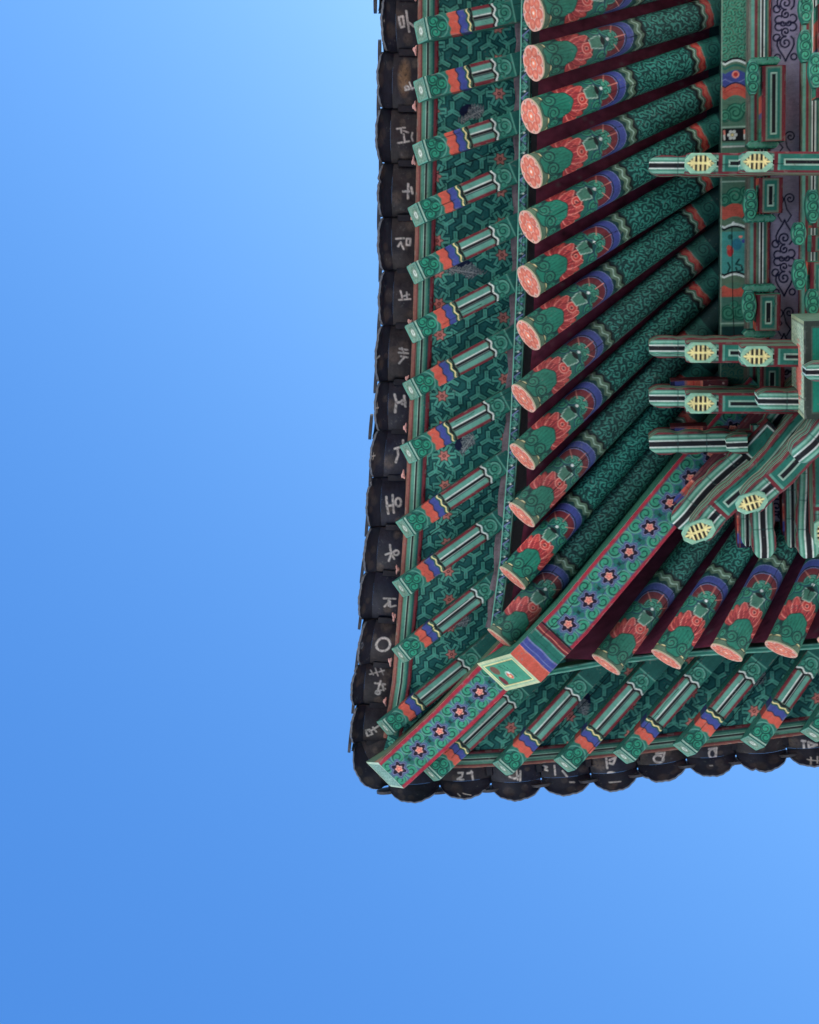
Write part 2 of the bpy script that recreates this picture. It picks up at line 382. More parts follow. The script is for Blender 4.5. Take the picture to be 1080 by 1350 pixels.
def round_rafter(tip, tgt, lift, seed, h_add=0.0):
    A = P(*tip, H_TIP + lift); B = P(*tgt, H_ROOT + h_add + lift * .35)
    ax = nrm(B - A); L = np.linalg.norm(B - A); Lx = L + 0.35
    side = nrm(np.cross(ZUP, ax)); dn = np.cross(side, ax); dn = dn if dn[2] < 0 else -dn
    step = 1.15 / K; n = int(Lx / step); u = np.linspace(0, Lx, n)
    nth = 64; th = np.linspace(-2.05, 2.05, nth)
    rad = 0.098 - 0.012 * np.clip(u / L, 0, 1.3)
    def ringpos(th):
        wob = 1 + .012 * np.sin(3 * th + seed) 
        q = A[None, None] + ax * u[:, None, None] + (side * np.sin(th)[:, None] + dn * np.cos(th)[:, None])[None] * (rad[:, None] * wob[None])[:, :, None]
        sh = math.tan(R_(9)) * np.cos(th)[None, :] * rad[:, None] * (1 - u / Lx)[:, None]
        return q + ax * sh[:, :, None]
    mb = MB()
    x = np.repeat(u * K, nth); y = (th[None, :] * rad[:, None] * K).ravel()
    rs = random.Random(seed)
    pt = paint_round(L * K)(x * (1 + rs.uniform(-.035, .035)) + rs.uniform(-1.5, 1.5) * np.clip(x / 30, 0, 1), y + rs.uniform(-2.5, 2.5) + .8 * np.sin(x / 23 + seed))
    fade = rs.uniform(0, .16); pt.c = (pt.c * (1 - fade) + (pt.c.mean(1, keepdims=True) * .6 + lin((110, 116, 108)) * .4) * fade) * rs.uniform(.88, 1.12)
    if rs.random() < .75:                                    # a drying crack along the log
        v0 = rs.uniform(-12, 12); a0 = rs.uniform(5, 120); l0 = rs.uniform(50, 130)
        pt.stroke([(a0 + i * l0 / 6, v0 + rs.uniform(-.8, .8) + i * rs.uniform(-.3, .3)) for i in range(7)], .9, 'black')
    mb.grid(ringpos(th), pt.wear(seed, .12).out(), smooth=True)
    th2 = np.linspace(2.05, 2 * math.pi - 2.05, 12)
    q2 = ringpos(th2); mb.grid(q2, COL['dmaroon'], smooth=True)
    o = put(mb, 'round_rafter')
    # painted end
    nr = 22; na = 80; a = np.linspace(-math.pi, math.pi, na); rr = np.linspace(0, 1, nr)
    r0 = rad[0] * (1 + .015)
    rag = 1 + .03 * np.abs(np.sin(3.5 * a + seed))
    q = A[None, None] + (side * np.sin(a)[:, None] + dn * np.cos(a)[:, None])[None] * (rr[:, None] * r0 * rag[None])[:, :, None]
    q = q + ax * (math.tan(R_(9)) * np.cos(a)[None, :] * rr[:, None] * r0)[:, :, None] - ax * .003
    X = (np.sin(a)[None] * rr[:, None] * 22).ravel(); Y = (np.cos(a)[None] * rr[:, None] * 22).ravel()
    e = MB(); e.grid(q, paint_disc(X, Y, seed * .37).wear(seed, .10).out())
    q3 = np.stack([q[-1], q[-1] + ax * .008], 0); e.grid(q3, lin((196, 186, 150)))
    put(e, 'painted_rafter_end', parent=o)
    return A, B, ax, L
axesL = [round_rafter(a, b, float(liftL(a[1])), 11 + i) for i, (a, b) in enumerate(sorted(RL, key=lambda q: q[0][1]))]
axesB = [round_rafter(a, b, float(liftB(a[0])), 51 + i) for i, (a, b) in enumerate(RB)]

# ---------- dark boards above the round rafters
def gap_board(p, q, inset):
    A0 = p[0] + ZUP * .085 + p[2] * inset; B0 = p[1] + p[2] * .3 + ZUP * .085
    A1 = q[0] + ZUP * .085 + q[2] * inset; B1 = q[1] + q[2] * .3 + ZUP * .085
    u = np.linspace(0, 1, 60)[:, None, None]; v = np.linspace(0, 1, 16)[None, :, None]
    pos = (A0 * (1 - v) + A1 * v) * (1 - u) + (B0 * (1 - v) + B1 * v) * u
    X = (pos[..., 0] * K).ravel(); Y = (pos[..., 1] * K).ravel()
    mb = MB(); pt = Paint(X, Y, lin((116, 48, 68))).wear(int(abs(A0[1]) * 100) % 91, .2)
    mb.grid(pos, pt.out()); mb.grid(pos + ZUP * .03, COL['dmaroon'] * .6)
    put(mb, 'rafter_board')
for L_ in (axesL, axesB):
    for p, q in zip(L_[:-1], L_[1:]): gap_board(p, q, .03)
hipax = (P(672, 868, 9.86), P(935, 585, 10.12), nrm(P(935, 585, 10.12) - P(672, 868, 9.86)), 1.7)
gap_board(axesL[-1], hipax, .02); gap_board(hipax, axesB[0], .0)

# ---------- inner batten on the round rafters
IL = [(696, -330), (694, 0), (691.5, 150), (690, 250), (688, 350), (684, 450), (679.5, 550), (673, 640), (665, 740), (653, 828)]
IB = [(690, 893), (745, 883), (800, 873), (860, 867), (930, 861), (1000, 857), (1080, 852), (1400, 842)]
def batten_pt(q, side, h, k=1.0): return P(q[0], q[1], h + float((liftL(q[1]) if side == 'L' else liftB(q[0]))) * k)
def paint_inner(x, y):
    p = Paint(x, y, 'teal'); stripes(p, [(7.0, 'lgreen'), (5.2, 'dteal')])
    k = np.floor(x / 26); xc = (k + .5) * 26
    xx = x - xc
    q = Paint(xx, y, 'dteal'); q.c = p.c
    q.stroke([(-13, -4), (-6, 4), (0, -2)], 1.4, 'lav'); q.stroke([(13, 4), (6, -4), (0, 2)], 1.4, 'lgreen')
    q.spiral(-5, -1.5, 3.6, 1, 0, 'green', 'lgreen', 3.6, .4); q.spiral(6, 1.5, 3.6, -1, 0, 'green', 'lgreen', 3.6, .4)
    q.disc(12, 0, 1.2, 'white')
    p.c = q.c
    return p
def paint_inner_b(x, y):
    p = Paint(x, y, 'teal'); stripes(p, [(4.0, 'lgreen'), (1.6, 'green')]); return p
beam('eave_batten', [batten_pt(q, 'L', 9.665) for q in IL], 6.8, .10, paint_inner, lambda a, b: Paint(a, b, 'olive'), seed=3)
beam('eave_batten', [batten_pt(q, 'B', 9.665) for q in IB], 4.5, .10, paint_inner_b, lambda a, b: Paint(a, b, 'olive'), seed=4)
# filler strips with a scalloped edge on the outer side of the inner battens
def filler(pts, side, off, wd, inner):
    pp, _, s = resample([batten_pt((q[0] + off[0], q[1] + off[1]), side, 9.845) for q in pts], 1.0, 1.6)
    tg = np.gradient(pp, axis=0); tg /= np.linalg.norm(tg, axis=1)[:, None]; lat = np.cross(ZUP, tg)
    v = np.linspace(0, 1, 9); width = (wd * (.62 + .38 * np.abs(np.sin(s * K * math.pi / 72)))) / K
    pos = pp[:, None] + inner * lat[:, None] * (width[:, None] * v[None])[:, :, None]
    x = np.repeat(s * K, 9); y = np.tile(v * wd, len(s))
    pt = Paint(x, y, lin((112, 100, 104))).wear(8, .25)
    mb = MB(); mb.grid(pos, pt.out()); mb.grid(pos + ZUP * .05, COL['grey'] * .5); mb.grid(np.stack([pos[:, -1], pos[:, -1] + ZUP * .05], 1), COL['grey'] * .6)
    put(mb, 'filler_strip')
filler(IL, 'L', (-6.5, 0), 9, 1)

# ---------- flying rafters
FL = [((554.5, -42), (682, -64)), ((555, -120), (683, -140)),
      ((554.5, 39), (682, 13)), ((554.5, 117), (682, 84)), ((553.6, 201), (682, 161)), ((548, 283), (681, 226)), ((546.6, 360), (679, 297)),
      ((544, 439), (678, 371)), ((541, 515), (675, 444)), ((538, 599), (671, 527)), ((533, 698.6), (666, 609)), ((528, 778), (660, 684)), ((527, 866), (652, 768)), ((507, 963), (634, 860))]
FB = [((567, 1024), (692, 905)), ((662.6, 1016.5), (775, 894)), ((744.5, 1011.7), (857, 886)), ((823, 1001), (932, 876)), ((903.6, 991), (1004, 870)), ((994, 983), (1079, 862)),
      ((1074, 972), (1152, 858)), ((1150, 964), (1222, 854)), ((1226, 958), (1292, 850))]
HF0, HF1, FH = 9.655, 9.79, .125
def paint_fly(Lp):
    def f(x, y):
        p = Paint(x, y, 'green')
        # carved-looking lotus at the outer end
        p.band(-5, 2.2, 'teal'); p.band(2.2, 4.0, 'pale')
        for cx, cy, ch in ((12, -7, 1), (12, 7, -1), (22, 0, 1)): p.spiral(cx, cy, 6.4, ch, .5, lin((44, 150, 118)), 'dteal', 4.2, .36, 'dteal')
        p.ring(14, 0, 15.5, 1.6, 'lgreen', mask=(x > 17).astype(float))
        p.band(31, 400, 'olive', 1.1, 12)
        p.band(32, 44, 'orange', 1.1, 12); p.band(44, 45.6, 'navy', 1.1, 12); p.band(45.6, 54.5, 'blue', 1.1, 12)
        p.band(54.5, 57, 'teal', 1.1, 12); p.band(57, 59, 'cream', 1.1, 12); p.band(59, 60.5, 'teal', 1.1, 12); p.band(60.5, 64, 'black', 1.2, 15)
        b1 = Lp - 34
        q = Paint(x, y, 'maroon'); stripes(q, [(14.5, 'maroon'), (10.6, 'grey'), (9.8, 'lgreen'), (3.6, 'white'), (2.0, 'black')])
        q.sdf(np.maximum(2.2 - y, y - 3.8), 'teal')
        a = np.clip(np.minimum(x - 64, b1 - x) + .5, 0, 1)[:, None]; p.c = p.c * (1 - a) + q.c * a
        p.band(b1, b1 + 3, 'black', 1.6, 14); p.band(b1 + 3, b1 + 5.5, 'white', 1.6, 14); p.band(b1 + 5.5, 600, 'green', 1.6, 14)
        p.ring(b1 + 17, 0, 8.5, 2.6, 'lgreen', ex=.9); p.ring(b1 + 17, 0, 10.8, 1.4, 'dteal', ex=.9); p.spiral(b1 + 17, 0, 6.4, 1, .5, lin((60, 140, 116)), 'dteal', 4.4, .36); p.spiral(b1 + 12, -9, 4.2, 1, .5, lin((60, 140, 116)), 'dteal', 3.6, .36); p.spiral(b1 + 12, 9, 4.2, -1, .5, lin((60, 140, 116)), 'dteal', 3.6, .36)
        p.band(b1 + 28, b1 + 30, 'lgreen'); p.band(b1 + 30, 600, 'teal')
        return p
    return f
def paint_fly_side(Lp):
    def f(x, y):
        p = Paint(x, y, 'teal'); p.curls(9, 3, lin((60, 128, 108)), 4, .4)
        p.sdf(np.maximum(y - 3.0, 60 - x), 'maroon'); p.sdf(np.maximum(np.maximum(31 - x, x - 44), -y), lin((150, 62, 58))); p.sdf(np.maximum(46 - x, x - 58), lin((46, 56, 104)))
        return p
    return f
def paint_fly_end(x, y):
    p = Paint(x, y, lin((124, 158, 138))); p.curls(7, 6, lin((84, 124, 108)), 3.6, .4)
    p.ring(0, 14, 7.6, 1.2, 'olive', ex=1); p.disc(0, 14, 6.0, lin((158, 168, 150))); p.ring(0, 14, 3.4, 1.4, 'white'); p.sdf(np.minimum(14 - np.abs(x), np.minimum(y, 28 - y)) - 1.4, 'lgreen')
    return p
flyL, flyB = [], []
def fly(a, b, lift, seed):
    A = P(*a, HF0 + lift * 1.45); Bp = P(*b, HF1 + lift * 1.1); ax = nrm(Bp - A); A = A + ax * .03
    Lp = np.linalg.norm(Bp - A) * K
    E = Bp + ax * .30
    rs = random.Random(seed); j = rs.uniform(-.6, .6)
    beam('flying_rafter', [A, Bp, E], [13.8 + j, 14.4 + j, 14.4 + j], FH, paint_fly(Lp), paint_fly_side(Lp), paint_fly_end, cut=.075, seed=seed, endname='painted_rafter_end')
    return A + ZUP * FH, Bp + ZUP * FH, ax
for i, (a, b) in enumerate(sorted(FL, key=lambda q: q[0][1])): flyL.append(fly(a, b, float(liftL(a[1])), 101 + i))
for i, (a, b) in enumerate(FB): flyB.append(fly(a, b, float(liftB(a[0])), 151 + i))

# ---------- painted boards above the flying rafters
def paint_board(X, Y, seed, birds=()):
    p = Paint(X, Y, lin((40, 114, 106)))
    a = 24.5; e1 = np.array([a, 0]); e2 = np.array([a * .5, a * .8660254])
    fj = np.round(Y / e2[1]).astype(int); res = np.full(X.size, 1e9); kind = np.zeros(X.size, int); bx = np.zeros(X.size); by = bx.copy()
    LG = lin((98, 188, 162)); DK = lin((22, 78, 78))
    cand = []
    for oj in (-1, 0, 1):
        j = fj + oj
        i0 = np.round((X - j * e2[0]) / a).astype(int)
        for oi in (-1, 0, 1):
            i = i0 + oi; cx = i * a + j * e2[0]; cy = j * e2[1]; fl = np.mod(2 * i + j, 7) == 0
            cand.append((X - cx, Y - cy, fl, np.mod(i - j, 2)))
    dY = np.full(X.size, 1e9); dF = dY.copy(); rF = dY.copy(); tF = np.zeros(X.size); dV = dY.copy()
    for dx, dy, fl, od in cand:
        th = np.arctan2(dy, dx); r = np.hypot(dx, dy)
        t3 = np.mod(th + math.pi / 6 + od * math.pi / 3 + math.pi / 3, 2 * math.pi / 3) - math.pi / 3; al, ac = r * np.cos(t3), r * np.sin(t3)
        dd = np.maximum(np.abs(ac) - 3.5, al - 13.0); dY = np.where(fl, dY, np.minimum(dY, dd))
        dV = np.where(fl, dV, np.minimum(dV, np.maximum(np.abs(ac) - .55, np.maximum(al - 10.5, 3 - al))))
        t6 = np.mod(th + math.pi / 6, math.pi / 3) - math.pi / 6; al, ac = r * np.cos(t6), r * np.sin(t6)
        dd = np.maximum(np.abs(ac) - 4.2, np.maximum(5 - al, al - 17)); dF = np.where(fl, np.minimum(dF, dd), dF)
        m = fl & (r < rF); rF = np.where(m, r, rF); tF = np.where(m, th, tF)
    p.sdf(np.abs(dY) - 1.2, DK); p.sdf(dY + .9, LG); p.sdf(dV, lin((58, 140, 116)))
    t6 = np.mod(tF + math.pi / 6, math.pi / 3) - math.pi / 6; al, ac = rF * np.cos(t6), rF * np.sin(t6)
    p.sdf(dF - 1.3, DK); p.sdf(dF, LG); p.sdf(np.maximum(np.abs(ac) - .9, np.maximum(4 - al, al - 15)), DK)
    p.sdf(rF - 7.6 - 1.3 * np.cos(6 * tF), lin((104, 74, 68))); p.sdf(rF - 6.2 - 1.5 * np.cos(6 * tF), lin((236, 150, 134)))
    p.sdf(rF - 2.3, lin((132, 44, 50))); p.sdf(rF - 1.1, 'pink')
    for (cx, cy, rot, ln) in birds:                        # greyish crane-like patches with dark wing edges
        c, s_ = math.cos(rot), math.sin(rot); u = (X - cx) * c + (Y - cy) * s_; v = -(X - cx) * s_ + (Y - cy) * c
        d = np.maximum(np.hypot(u / ln, v / (7 + 3 * np.sin(u * .21))) - 1, -9) * 7
        p.sdf(np.hypot((u + ln * .2) / (ln * .6), (v + 8) / 7) * 7 - 7, lin((14, 26, 62)))
        p.sdf(d + 1.5 * np.sin(u * 1.3 + v), lin((120, 130, 130)))
        p.curls(7, 31, lin((64, 78, 84)), 3.2, .45, np.clip(.5 - d, 0, 1), warp=1.5); p.curls(5, 33, lin((176, 178, 170)), 4.0, .25, np.clip(.5 - d, 0, 1), warp=2)
        p.stroke([(cx - ln * .8 * c, cy - ln * .8 * s_), (cx + ln * .9 * c - 3 * s_, cy + ln * .9 * s_ + 3 * c)], 1.0, lin((180, 182, 176)))
    return p
def eave_board(p, q, seed, birds=(), i0=.02, i1=.06):
    # from the outer batten to the inner batten, between two flying rafters
    A0, B0, a0 = p; A1, B1, a1 = q
    A0, A1 = A0 + a0 * .02, A1 + a1 * .02; B0, B1 = B0 + a0 * .08, B1 + a1 * .08
    nu = int(max(np.linalg.norm(B0 - A0), np.linalg.norm(B1 - A1)) * K / 1.1); nv = max(4, int(max(np.linalg.norm(A1 - A0), np.linalg.norm(B1 - B0)) * K / 1.1))
    u = np.linspace(0, 1, nu)[:, None, None]; v = np.linspace(0, 1, nv)[None, :, None]
    pos = (A0 * (1 - v) + A1 * v) * (1 - u) + (B0 * (1 - v) + B1 * v) * u + ZUP * .004
    X = (pos[..., 0] * K).ravel(); Y = (pos[..., 1] * K).ravel()
    bl = []
    for (bpx, bpy, rot, ln) in birds:
        w_ = P(bpx, bpy, 9.85); bl.append((w_[0] * K, w_[1] * K, rot, ln))
    pt = paint_board(X, Y, seed, bl)
    if seed % 3 == 1:                                      # joint between two planks
        vv = np.tile(np.linspace(0, 1, nv), nu); pt.sdf((np.abs(vv - .42) * nv * 1.1 - .8), 'black')
    mb = MB(); mb.grid(pos, pt.wear(seed, .16).out()); mb.grid(pos[::8, ::8] + ZUP * .03, COL['wood'] * .4)
    put(mb, 'eave_board')
BIRDS = [(622, 150, -.55, 17), (612, 357, .12, 26), (612, 590, -1.1, 16), (600, 835, -.4, 15), (765, 940, 1.2, 20), (998, 905, -.8, 18)]
def birds_between(fa, fb):
    r = []
    for b in BIRDS:
        w_ = P(b[0], b[1], 9.85)
        t1 = np.cross((fa[1] - fa[0])[:2], (w_ - fa[0])[:2]); t2 = np.cross((fb[1] - fb[0])[:2], (w_ - fb[0])[:2])
        if t1 * t2 < 0: r.append(b)
    return r
for i, (p, q) in enumerate(zip(flyL[:-1], flyL[1:])): eave_board(p, q, 201 + i, birds_between(p, q))
for i, (p, q) in enumerate(zip(flyB[:-1], flyB[1:])): eave_board(p, q, 231 + i, birds_between(p, q))
hipf = (P(500, 1000, 10.16), P(665, 870, 10.13)); hipf = (hipf[0], hipf[1], nrm(hipf[1] - hipf[0]))
eave_board(flyL[-1], hipf, 251); eave_board(hipf, flyB[0], 252)

# ---------- outer eave batten: striped, with the tile-seat board on its outer edge
OL = [(565, -330), (564.5, 0), (564, 100), (562, 220), (560, 320), (557, 430), (551.5, 560), (546, 680), (538, 790), (529, 900), (517, 975)]
OB = [(560, 1003), (620, 1002), (690, 998), (760, 992), (830, 985), (900, 977), (980, 968), (1060, 958), (1150, 948), (1400, 930)]
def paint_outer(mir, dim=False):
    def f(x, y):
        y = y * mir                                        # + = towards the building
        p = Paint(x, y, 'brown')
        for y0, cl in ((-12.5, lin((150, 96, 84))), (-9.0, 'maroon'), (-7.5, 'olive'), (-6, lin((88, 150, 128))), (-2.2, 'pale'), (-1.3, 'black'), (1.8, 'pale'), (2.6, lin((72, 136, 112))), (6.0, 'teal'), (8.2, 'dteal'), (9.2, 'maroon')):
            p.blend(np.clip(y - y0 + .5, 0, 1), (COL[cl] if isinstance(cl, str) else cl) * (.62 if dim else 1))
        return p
    return f
beam('eave_batten', [batten_pt(q, 'L', 9.79, 1.45) for q in OL], 13.8, .085, lambda x, y: paint_outer(-1)(x, y), lambda a, b: Paint(a, b, 'maroon'), seed=31)
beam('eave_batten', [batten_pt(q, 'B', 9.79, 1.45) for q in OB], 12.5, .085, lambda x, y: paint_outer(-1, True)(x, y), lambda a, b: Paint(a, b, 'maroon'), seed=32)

# ================================================================== hip rafters
def paint_hip(x0, banded, hwv, dark='teal'):
    def f(x, y):
        p = Paint(x, y, lin((44, 92, 110)))
        sp = 42.5
        k = np.floor((x - x0) / sp); xx = x - x0 - (k + .5) * sp
        q = Paint(xx, y, lin((40, 92, 96)))
        q.c = p.c
        q.curls(11, 5, lin((30, 120, 108)), 4.4, .5)
        for sx in (-1, 1):
            for sy in (-1, 1):
                q.spiral(sx * 10.8, sy * (hwv - 12), 10.2, sx * sy, .8 if sy > 0 else 2.4, lin((58, 152, 118)), lin((14, 66, 62)), 5.4, .34, lin((76, 106, 136)))
                q.ring(sx * 10.8, sy * (hwv - 12), 9.2, 1.3, 'lgreen')
        q.sdf(np.maximum(np.abs(np.abs(xx) - sp / 2) - 2.2, np.abs(np.abs(y)) - 3.5), 'dteal')
        for yy in (-1, 1): q.disc(21, yy * 6, 3.4, 'green'); q.disc(-21, yy * 6, 3.4, 'green')
        r = np.hypot(xx, y); th = np.arctan2(y, xx)
        st = r - (9.4 + 2.0 * np.cos(6 * th)); q.sdf(st - 4.2, lin((96, 118, 150))); q.sdf(st - 3.0, lin((62, 92, 124))); q.sdf(st - 1.2, lin((134, 128, 164))); q.sdf(st, lin((24, 18, 40)))
        q.sdf(r - (4.9 + .9 * np.cos(5 * th)), lin((244, 180, 160))); q.sdf(r - (3.5 + .7 * np.cos(5 * th)), lin((218, 112, 96))); q.sdf(r - 1.6, 'pink')
        p.c = q.c
        p.sdf(hwv - 4.6 - np.abs(y), lin((166, 44, 62))); p.sdf(np.abs(np.abs(y) - hwv + 5.0) - .5, lin((120, 60, 80)))
        if banded:
            for a, b, cl in ((-30, 0, 'orange'), (0, 17, 'orange'), (17, 18.2, 'pink'), (18.2, 31, 'blue'), (23, 24, 'lav'), (31, 33, 'lav'), (33, 47, 'green'), (38, 39, 'teal'), (47, 49, 'lgreen'), (49, 60, 'maroon'), (53, 54, 'pink')):
                p.band(a, b, cl, .4, 31, 15)
            p.band(60, 62.5, 'black')
        return p
    return f
def paint_hip_side(x, y):
    p = Paint(x, y, lin((40, 104, 84))); p.curls(13, 9, lin((70, 132, 106)), 5, .4)
    p.sdf(y - 2.0, 'lgreen'); p.sdf(np.abs(y - 9) - .8, 'dteal')
    return p
def paint_hip_side_up(x, y):
    p = Paint(x, y, lin((112, 104, 80))); p.sdf(y - 2.0, lin((170, 160, 130))); p.sdf(np.abs(y - 8) - 2.4, 'maroon')
    p.sdf(x - 6, lin((150, 110, 84)))
    p.sdf(20 - y, lin((86, 112, 88)))
    return p
def paint_hip_face(x, y):
    p = Paint(x, y, lin((150, 186, 150))); hh = y.max()
    b = np.minimum(28 - np.abs(x), np.minimum(y, hh - y))
    p.sdf(b - 4, lin((196, 204, 160))); p.sdf(7.0 - b, 'cream'); p.sdf(8.6 - b, 'dteal'); p.sdf(9.4 - b, lin((70, 150, 118)))
    m = np.clip(b - 9.0, 0, 1)
    cx, cy = 3, hh * .52
    p.blend(np.clip(.5 - (np.hypot((x + 9) / 8, (y - hh * .75) / 9) - 1) * 6, 0, 1) * m, 'brown'); p.blend(np.clip(.5 - (np.hypot((x - 11) / 9, (y - hh * .8) / 6) - 1) * 6, 0, 1) * m, 'maroon')
    p.disc(cx + 1, cy, 7.5, 'pale'); p.disc(cx + 2, cy, 5.8, lin((230, 104, 84))); p.disc(cx - 3, cy - 3, 2.6, 'white'); p.disc(cx + 3, cy + 1, 2.2, 'cream')
    p.stroke([(-14, cy - 8), (-4, cy - 12), (10, cy - 10)], 1.4, 'dteal'); p.stroke([(-15, cy + 4), (-8, cy - 2), (-3, cy - 6)], 1.2, 'dteal')
    return p
def paint_hip_face_up(x, y):
    p = Paint(x, y, lin((116, 156, 138))); p.curls(7, 4, lin((168, 194, 178)), 3.4, .5); p.curls(8, 14, lin((96, 136, 120)), 3.6, .35)
    hh = y.max(); b = np.minimum(24 - np.abs(x), np.minimum(y, hh - y)); p.sdf(b - 1.6, lin((186, 206, 180)))
    return p
A = P(693, 881, 9.50)
beam('hip_rafter', [A, P(754, 818, 9.55), P(838, 718, 9.62), P(919, 620, 9.69), P(1010, 515, 9.77)], [28.5, 28, 28, 28, 28], .34, paint_hip(62, True, 28), paint_hip_side, paint_hip_face,
     endname='painted_end_face', topvec=P(648, 893, 9.80) - A, seed=301, label='lower corner rafter ending in bands of orange, blue and green')
A = P(516, 1023, 9.93)
beam('hip_rafter', [A, P(591, 954, 9.90), P(660, 885, 9.86), P(720, 822, 9.86)], [26.5, 26.5, 27.5, 28], .25, paint_hip(-5, False, 26), paint_hip_side_up, paint_hip_face_up,
     endname='painted_end_face', topvec=P(499, 1021, 10.13) - A, seed=302, label='upper corner rafter reaching out to the roof corner')

# ================================================================== roof tiles
EDGE_L = [(521, -330), (520, 0), (519, 200), (518, 330), (516, 430), (512, 540), (505, 640), (502, 720), (496, 790), (489, 850), (484, 905), (478, 965)]
EDGE_B = [(505, 1034), (545, 1033), (614, 1029), (680, 1026), (747, 1020), (807, 1013), (872, 1005), (938, 997), (1005, 991), (1071, 985), (1200, 972), (1400, 955)]
HT = 9.905
def edge_pt(v, side):
    E = EDGE_L if side == 'L' else EDGE_B
    q = (np.interp(v, [e[1] for e in E], [e[0] for e in E]), v) if side == 'L' else (v, np.interp(v, [e[0] for e in E], [e[1] for e in E]))
    return P(q[0], q[1], HT + float(liftL(q[1]) if side == 'L' else liftB(q[0])) * 1.45)
TL = [-297, -223, -149, -76, -3, 69, 143, 215, 287, 357, 429, 503, 567, 629, 694, 754, 816, 875, 928, 977]
TB = [512, 580, 647, 713, 778, 840, 905, 970, 1037, 1103, 1169, 1235, 1301]
def ringpts(cx, cy, rx, ry=None, n=14):
    ry = ry or rx
    return [(cx + rx * math.cos(2 * math.pi * k / n), cy + ry * math.sin(2 * math.pi * k / n)) for k in range(n + 1)]
def tr(ox, oy, sc, *strokes): return [[(ox + a / sc, oy + b / sc) for a, b in st] for st in strokes]
S5 = 5.875
GL = {}   # painted donor letters, strokes (photo pixels) by tile; turned sideways as on the tiles
def gl(k, wd, sts): GL.setdefault(k, []).extend((wd, st) for st in sts)
gl(('L', 4), 2.6, tr(490, 0, S5, [(220, 138), (252, 130), (262, 208), (234, 216), (220, 138)], [(278, 88), (298, 248)], [(298, 178), (335, 205)]))
gl(('L', 5), 2.0, tr(490, 0, S5, [(a, b) for a, b in ringpts(284, 682, 14)], [(304, 640), (322, 692)], [(270, 700), (340, 680)]))
gl(('L', 6), 2.0, tr(490, 0, S5, [(205, 1000), (236, 994), (240, 1030)], [(252, 1012), (294, 1028)], [(212, 1110), (300, 1094)], [(258, 1040), (266, 1102)], [(326, 1030), (318, 1060), (328, 1092)], [(250, 990), (268, 990)]))
gl(('L', 7), 2.8, tr(490, 220, S5, [(292, 132), (292, 246)], [(254, 190), (300, 190)], [(316, 160), (326, 205)]))
gl(('L', 8), 2.3, tr(490, 220, S5, [(200, 556), (262, 552)], [(214, 615), (236, 582), (256, 636)], [(282, 556), (312, 556), (306, 606), (280, 604), (282, 556)]))
gl(('L', 9), 2.0, tr(490, 220, S5, [(220, 1028), (310, 1022)], [(232, 958), (246, 1014)], [(254, 1000), (300, 988)], [(280, 970), (284, 1012)]))
gl(('L', 10), 2.3, tr(480, 440, S5, [(282, 112), (345, 124)], [(278, 142), (350, 150)], [(300, 108), (318, 150)], [(346, 182), (296, 172)], [(322, 180), (280, 228)]))
gl(('L', 11), 3.2, tr(480, 440, S5, [(248, 468), (262, 520), (248, 604)], [(262, 530), (296, 526)], ringpts(314, 528, 15), [(322, 480), (330, 560)]))
gl(('L', 12), 2.8, tr(480, 440, S5, [(246, 884), (312, 868)], [(306, 824), (312, 868)], [(268, 892), (274, 930), (256, 992)]))
gl(('L', 13), 2.9, tr(450, 600, 3.6, [(220, 194), (226, 276)], [(222, 238), (252, 234)], [(250, 186), (252, 272)], ringpts(276, 222, 13, 20)))
gl(('L', 14), 2.7, tr(450, 600, 3.6, [(236, 422), (242, 460)], [(216, 468), (268, 452)], [(244, 462), (230, 502)], ringpts(266, 462, 12), [(242, 460), (256, 492)]))
gl(('L', 15), 2.4, tr(450, 600, 3.6, [(206, 676), (262, 682)], [(230, 680), (228, 716)], [(208, 718), (236, 692), (236, 722), (262, 716)]))
gl(('L', 16), 3.2, tr(440, 800, 4.909, ringpts(328, 238, 45)))
gl(('L', 17), 2.6, tr(440, 800, 4.909, [(275, 486), (340, 500)], [(312, 476), (290, 540)], [(276, 556), (300, 540), (340, 530)], ringpts(292, 552, 14), [(322, 500), (330, 540)]))
gl(('L', 17), 1.6, [[(490, 882), (494, 888)], [(496, 880), (500, 890)], [(503, 881), (507, 889)], [(489, 887), (508, 884)]])
gl(('L', 18), 2.6, tr(440, 800, 4.909, [(216, 790), (222, 836), (256, 822), (240, 786), (216, 790)], [(262, 772), (282, 806)], [(240, 800), (300, 764)]))
C4 = (600, 860, 4.154); C3 = (780, 780, 3.6)
gl(('B', 1), 2.6, tr(*C4, [(20, 650), (46, 648), (40, 668), (16, 684), (50, 684)], [(92, 640), (104, 686)], [(70, 650), (98, 646)]))
gl(('B', 2), 2.6, tr(*C4, [(336, 626), (346, 684)], [(360, 640), (360, 690)], [(300, 672), (330, 680), (352, 664)]))
gl(('B', 3), 2.4, tr(*C4, [(462, 620), (464, 648)], [(478, 626), (504, 630), (484, 646), (506, 648)], [(544, 616), (550, 664)], [(590, 640), (616, 668)]))
gl(('B', 4), 2.9, tr(*C4, [(828, 572), (834, 622)], [(846, 580), (880, 566), (866, 600), (846, 596)], ringpts(858, 652, 20, 8)))
gl(('B', 5), 2.6, tr(*C3, [(306, 760), (346, 756)], ringpts(318, 784, 24, 16), [(346, 756), (336, 790)]))
gl(('B', 6), 2.6, tr(*C3, [(556, 738), (592, 732)], ringpts(572, 758, 16, 20), [(592, 732), (588, 774)]))
gl(('B', 7), 2.0, tr(*C3, [(760, 690), (800, 690)]))
gl(('B', 8), 2.8, tr(*C3, [(1002, 700), (1006, 736)], [(1026, 704), (1066, 716), (1028, 728), (1026, 704)], [(996, 700), (1012, 700)]))
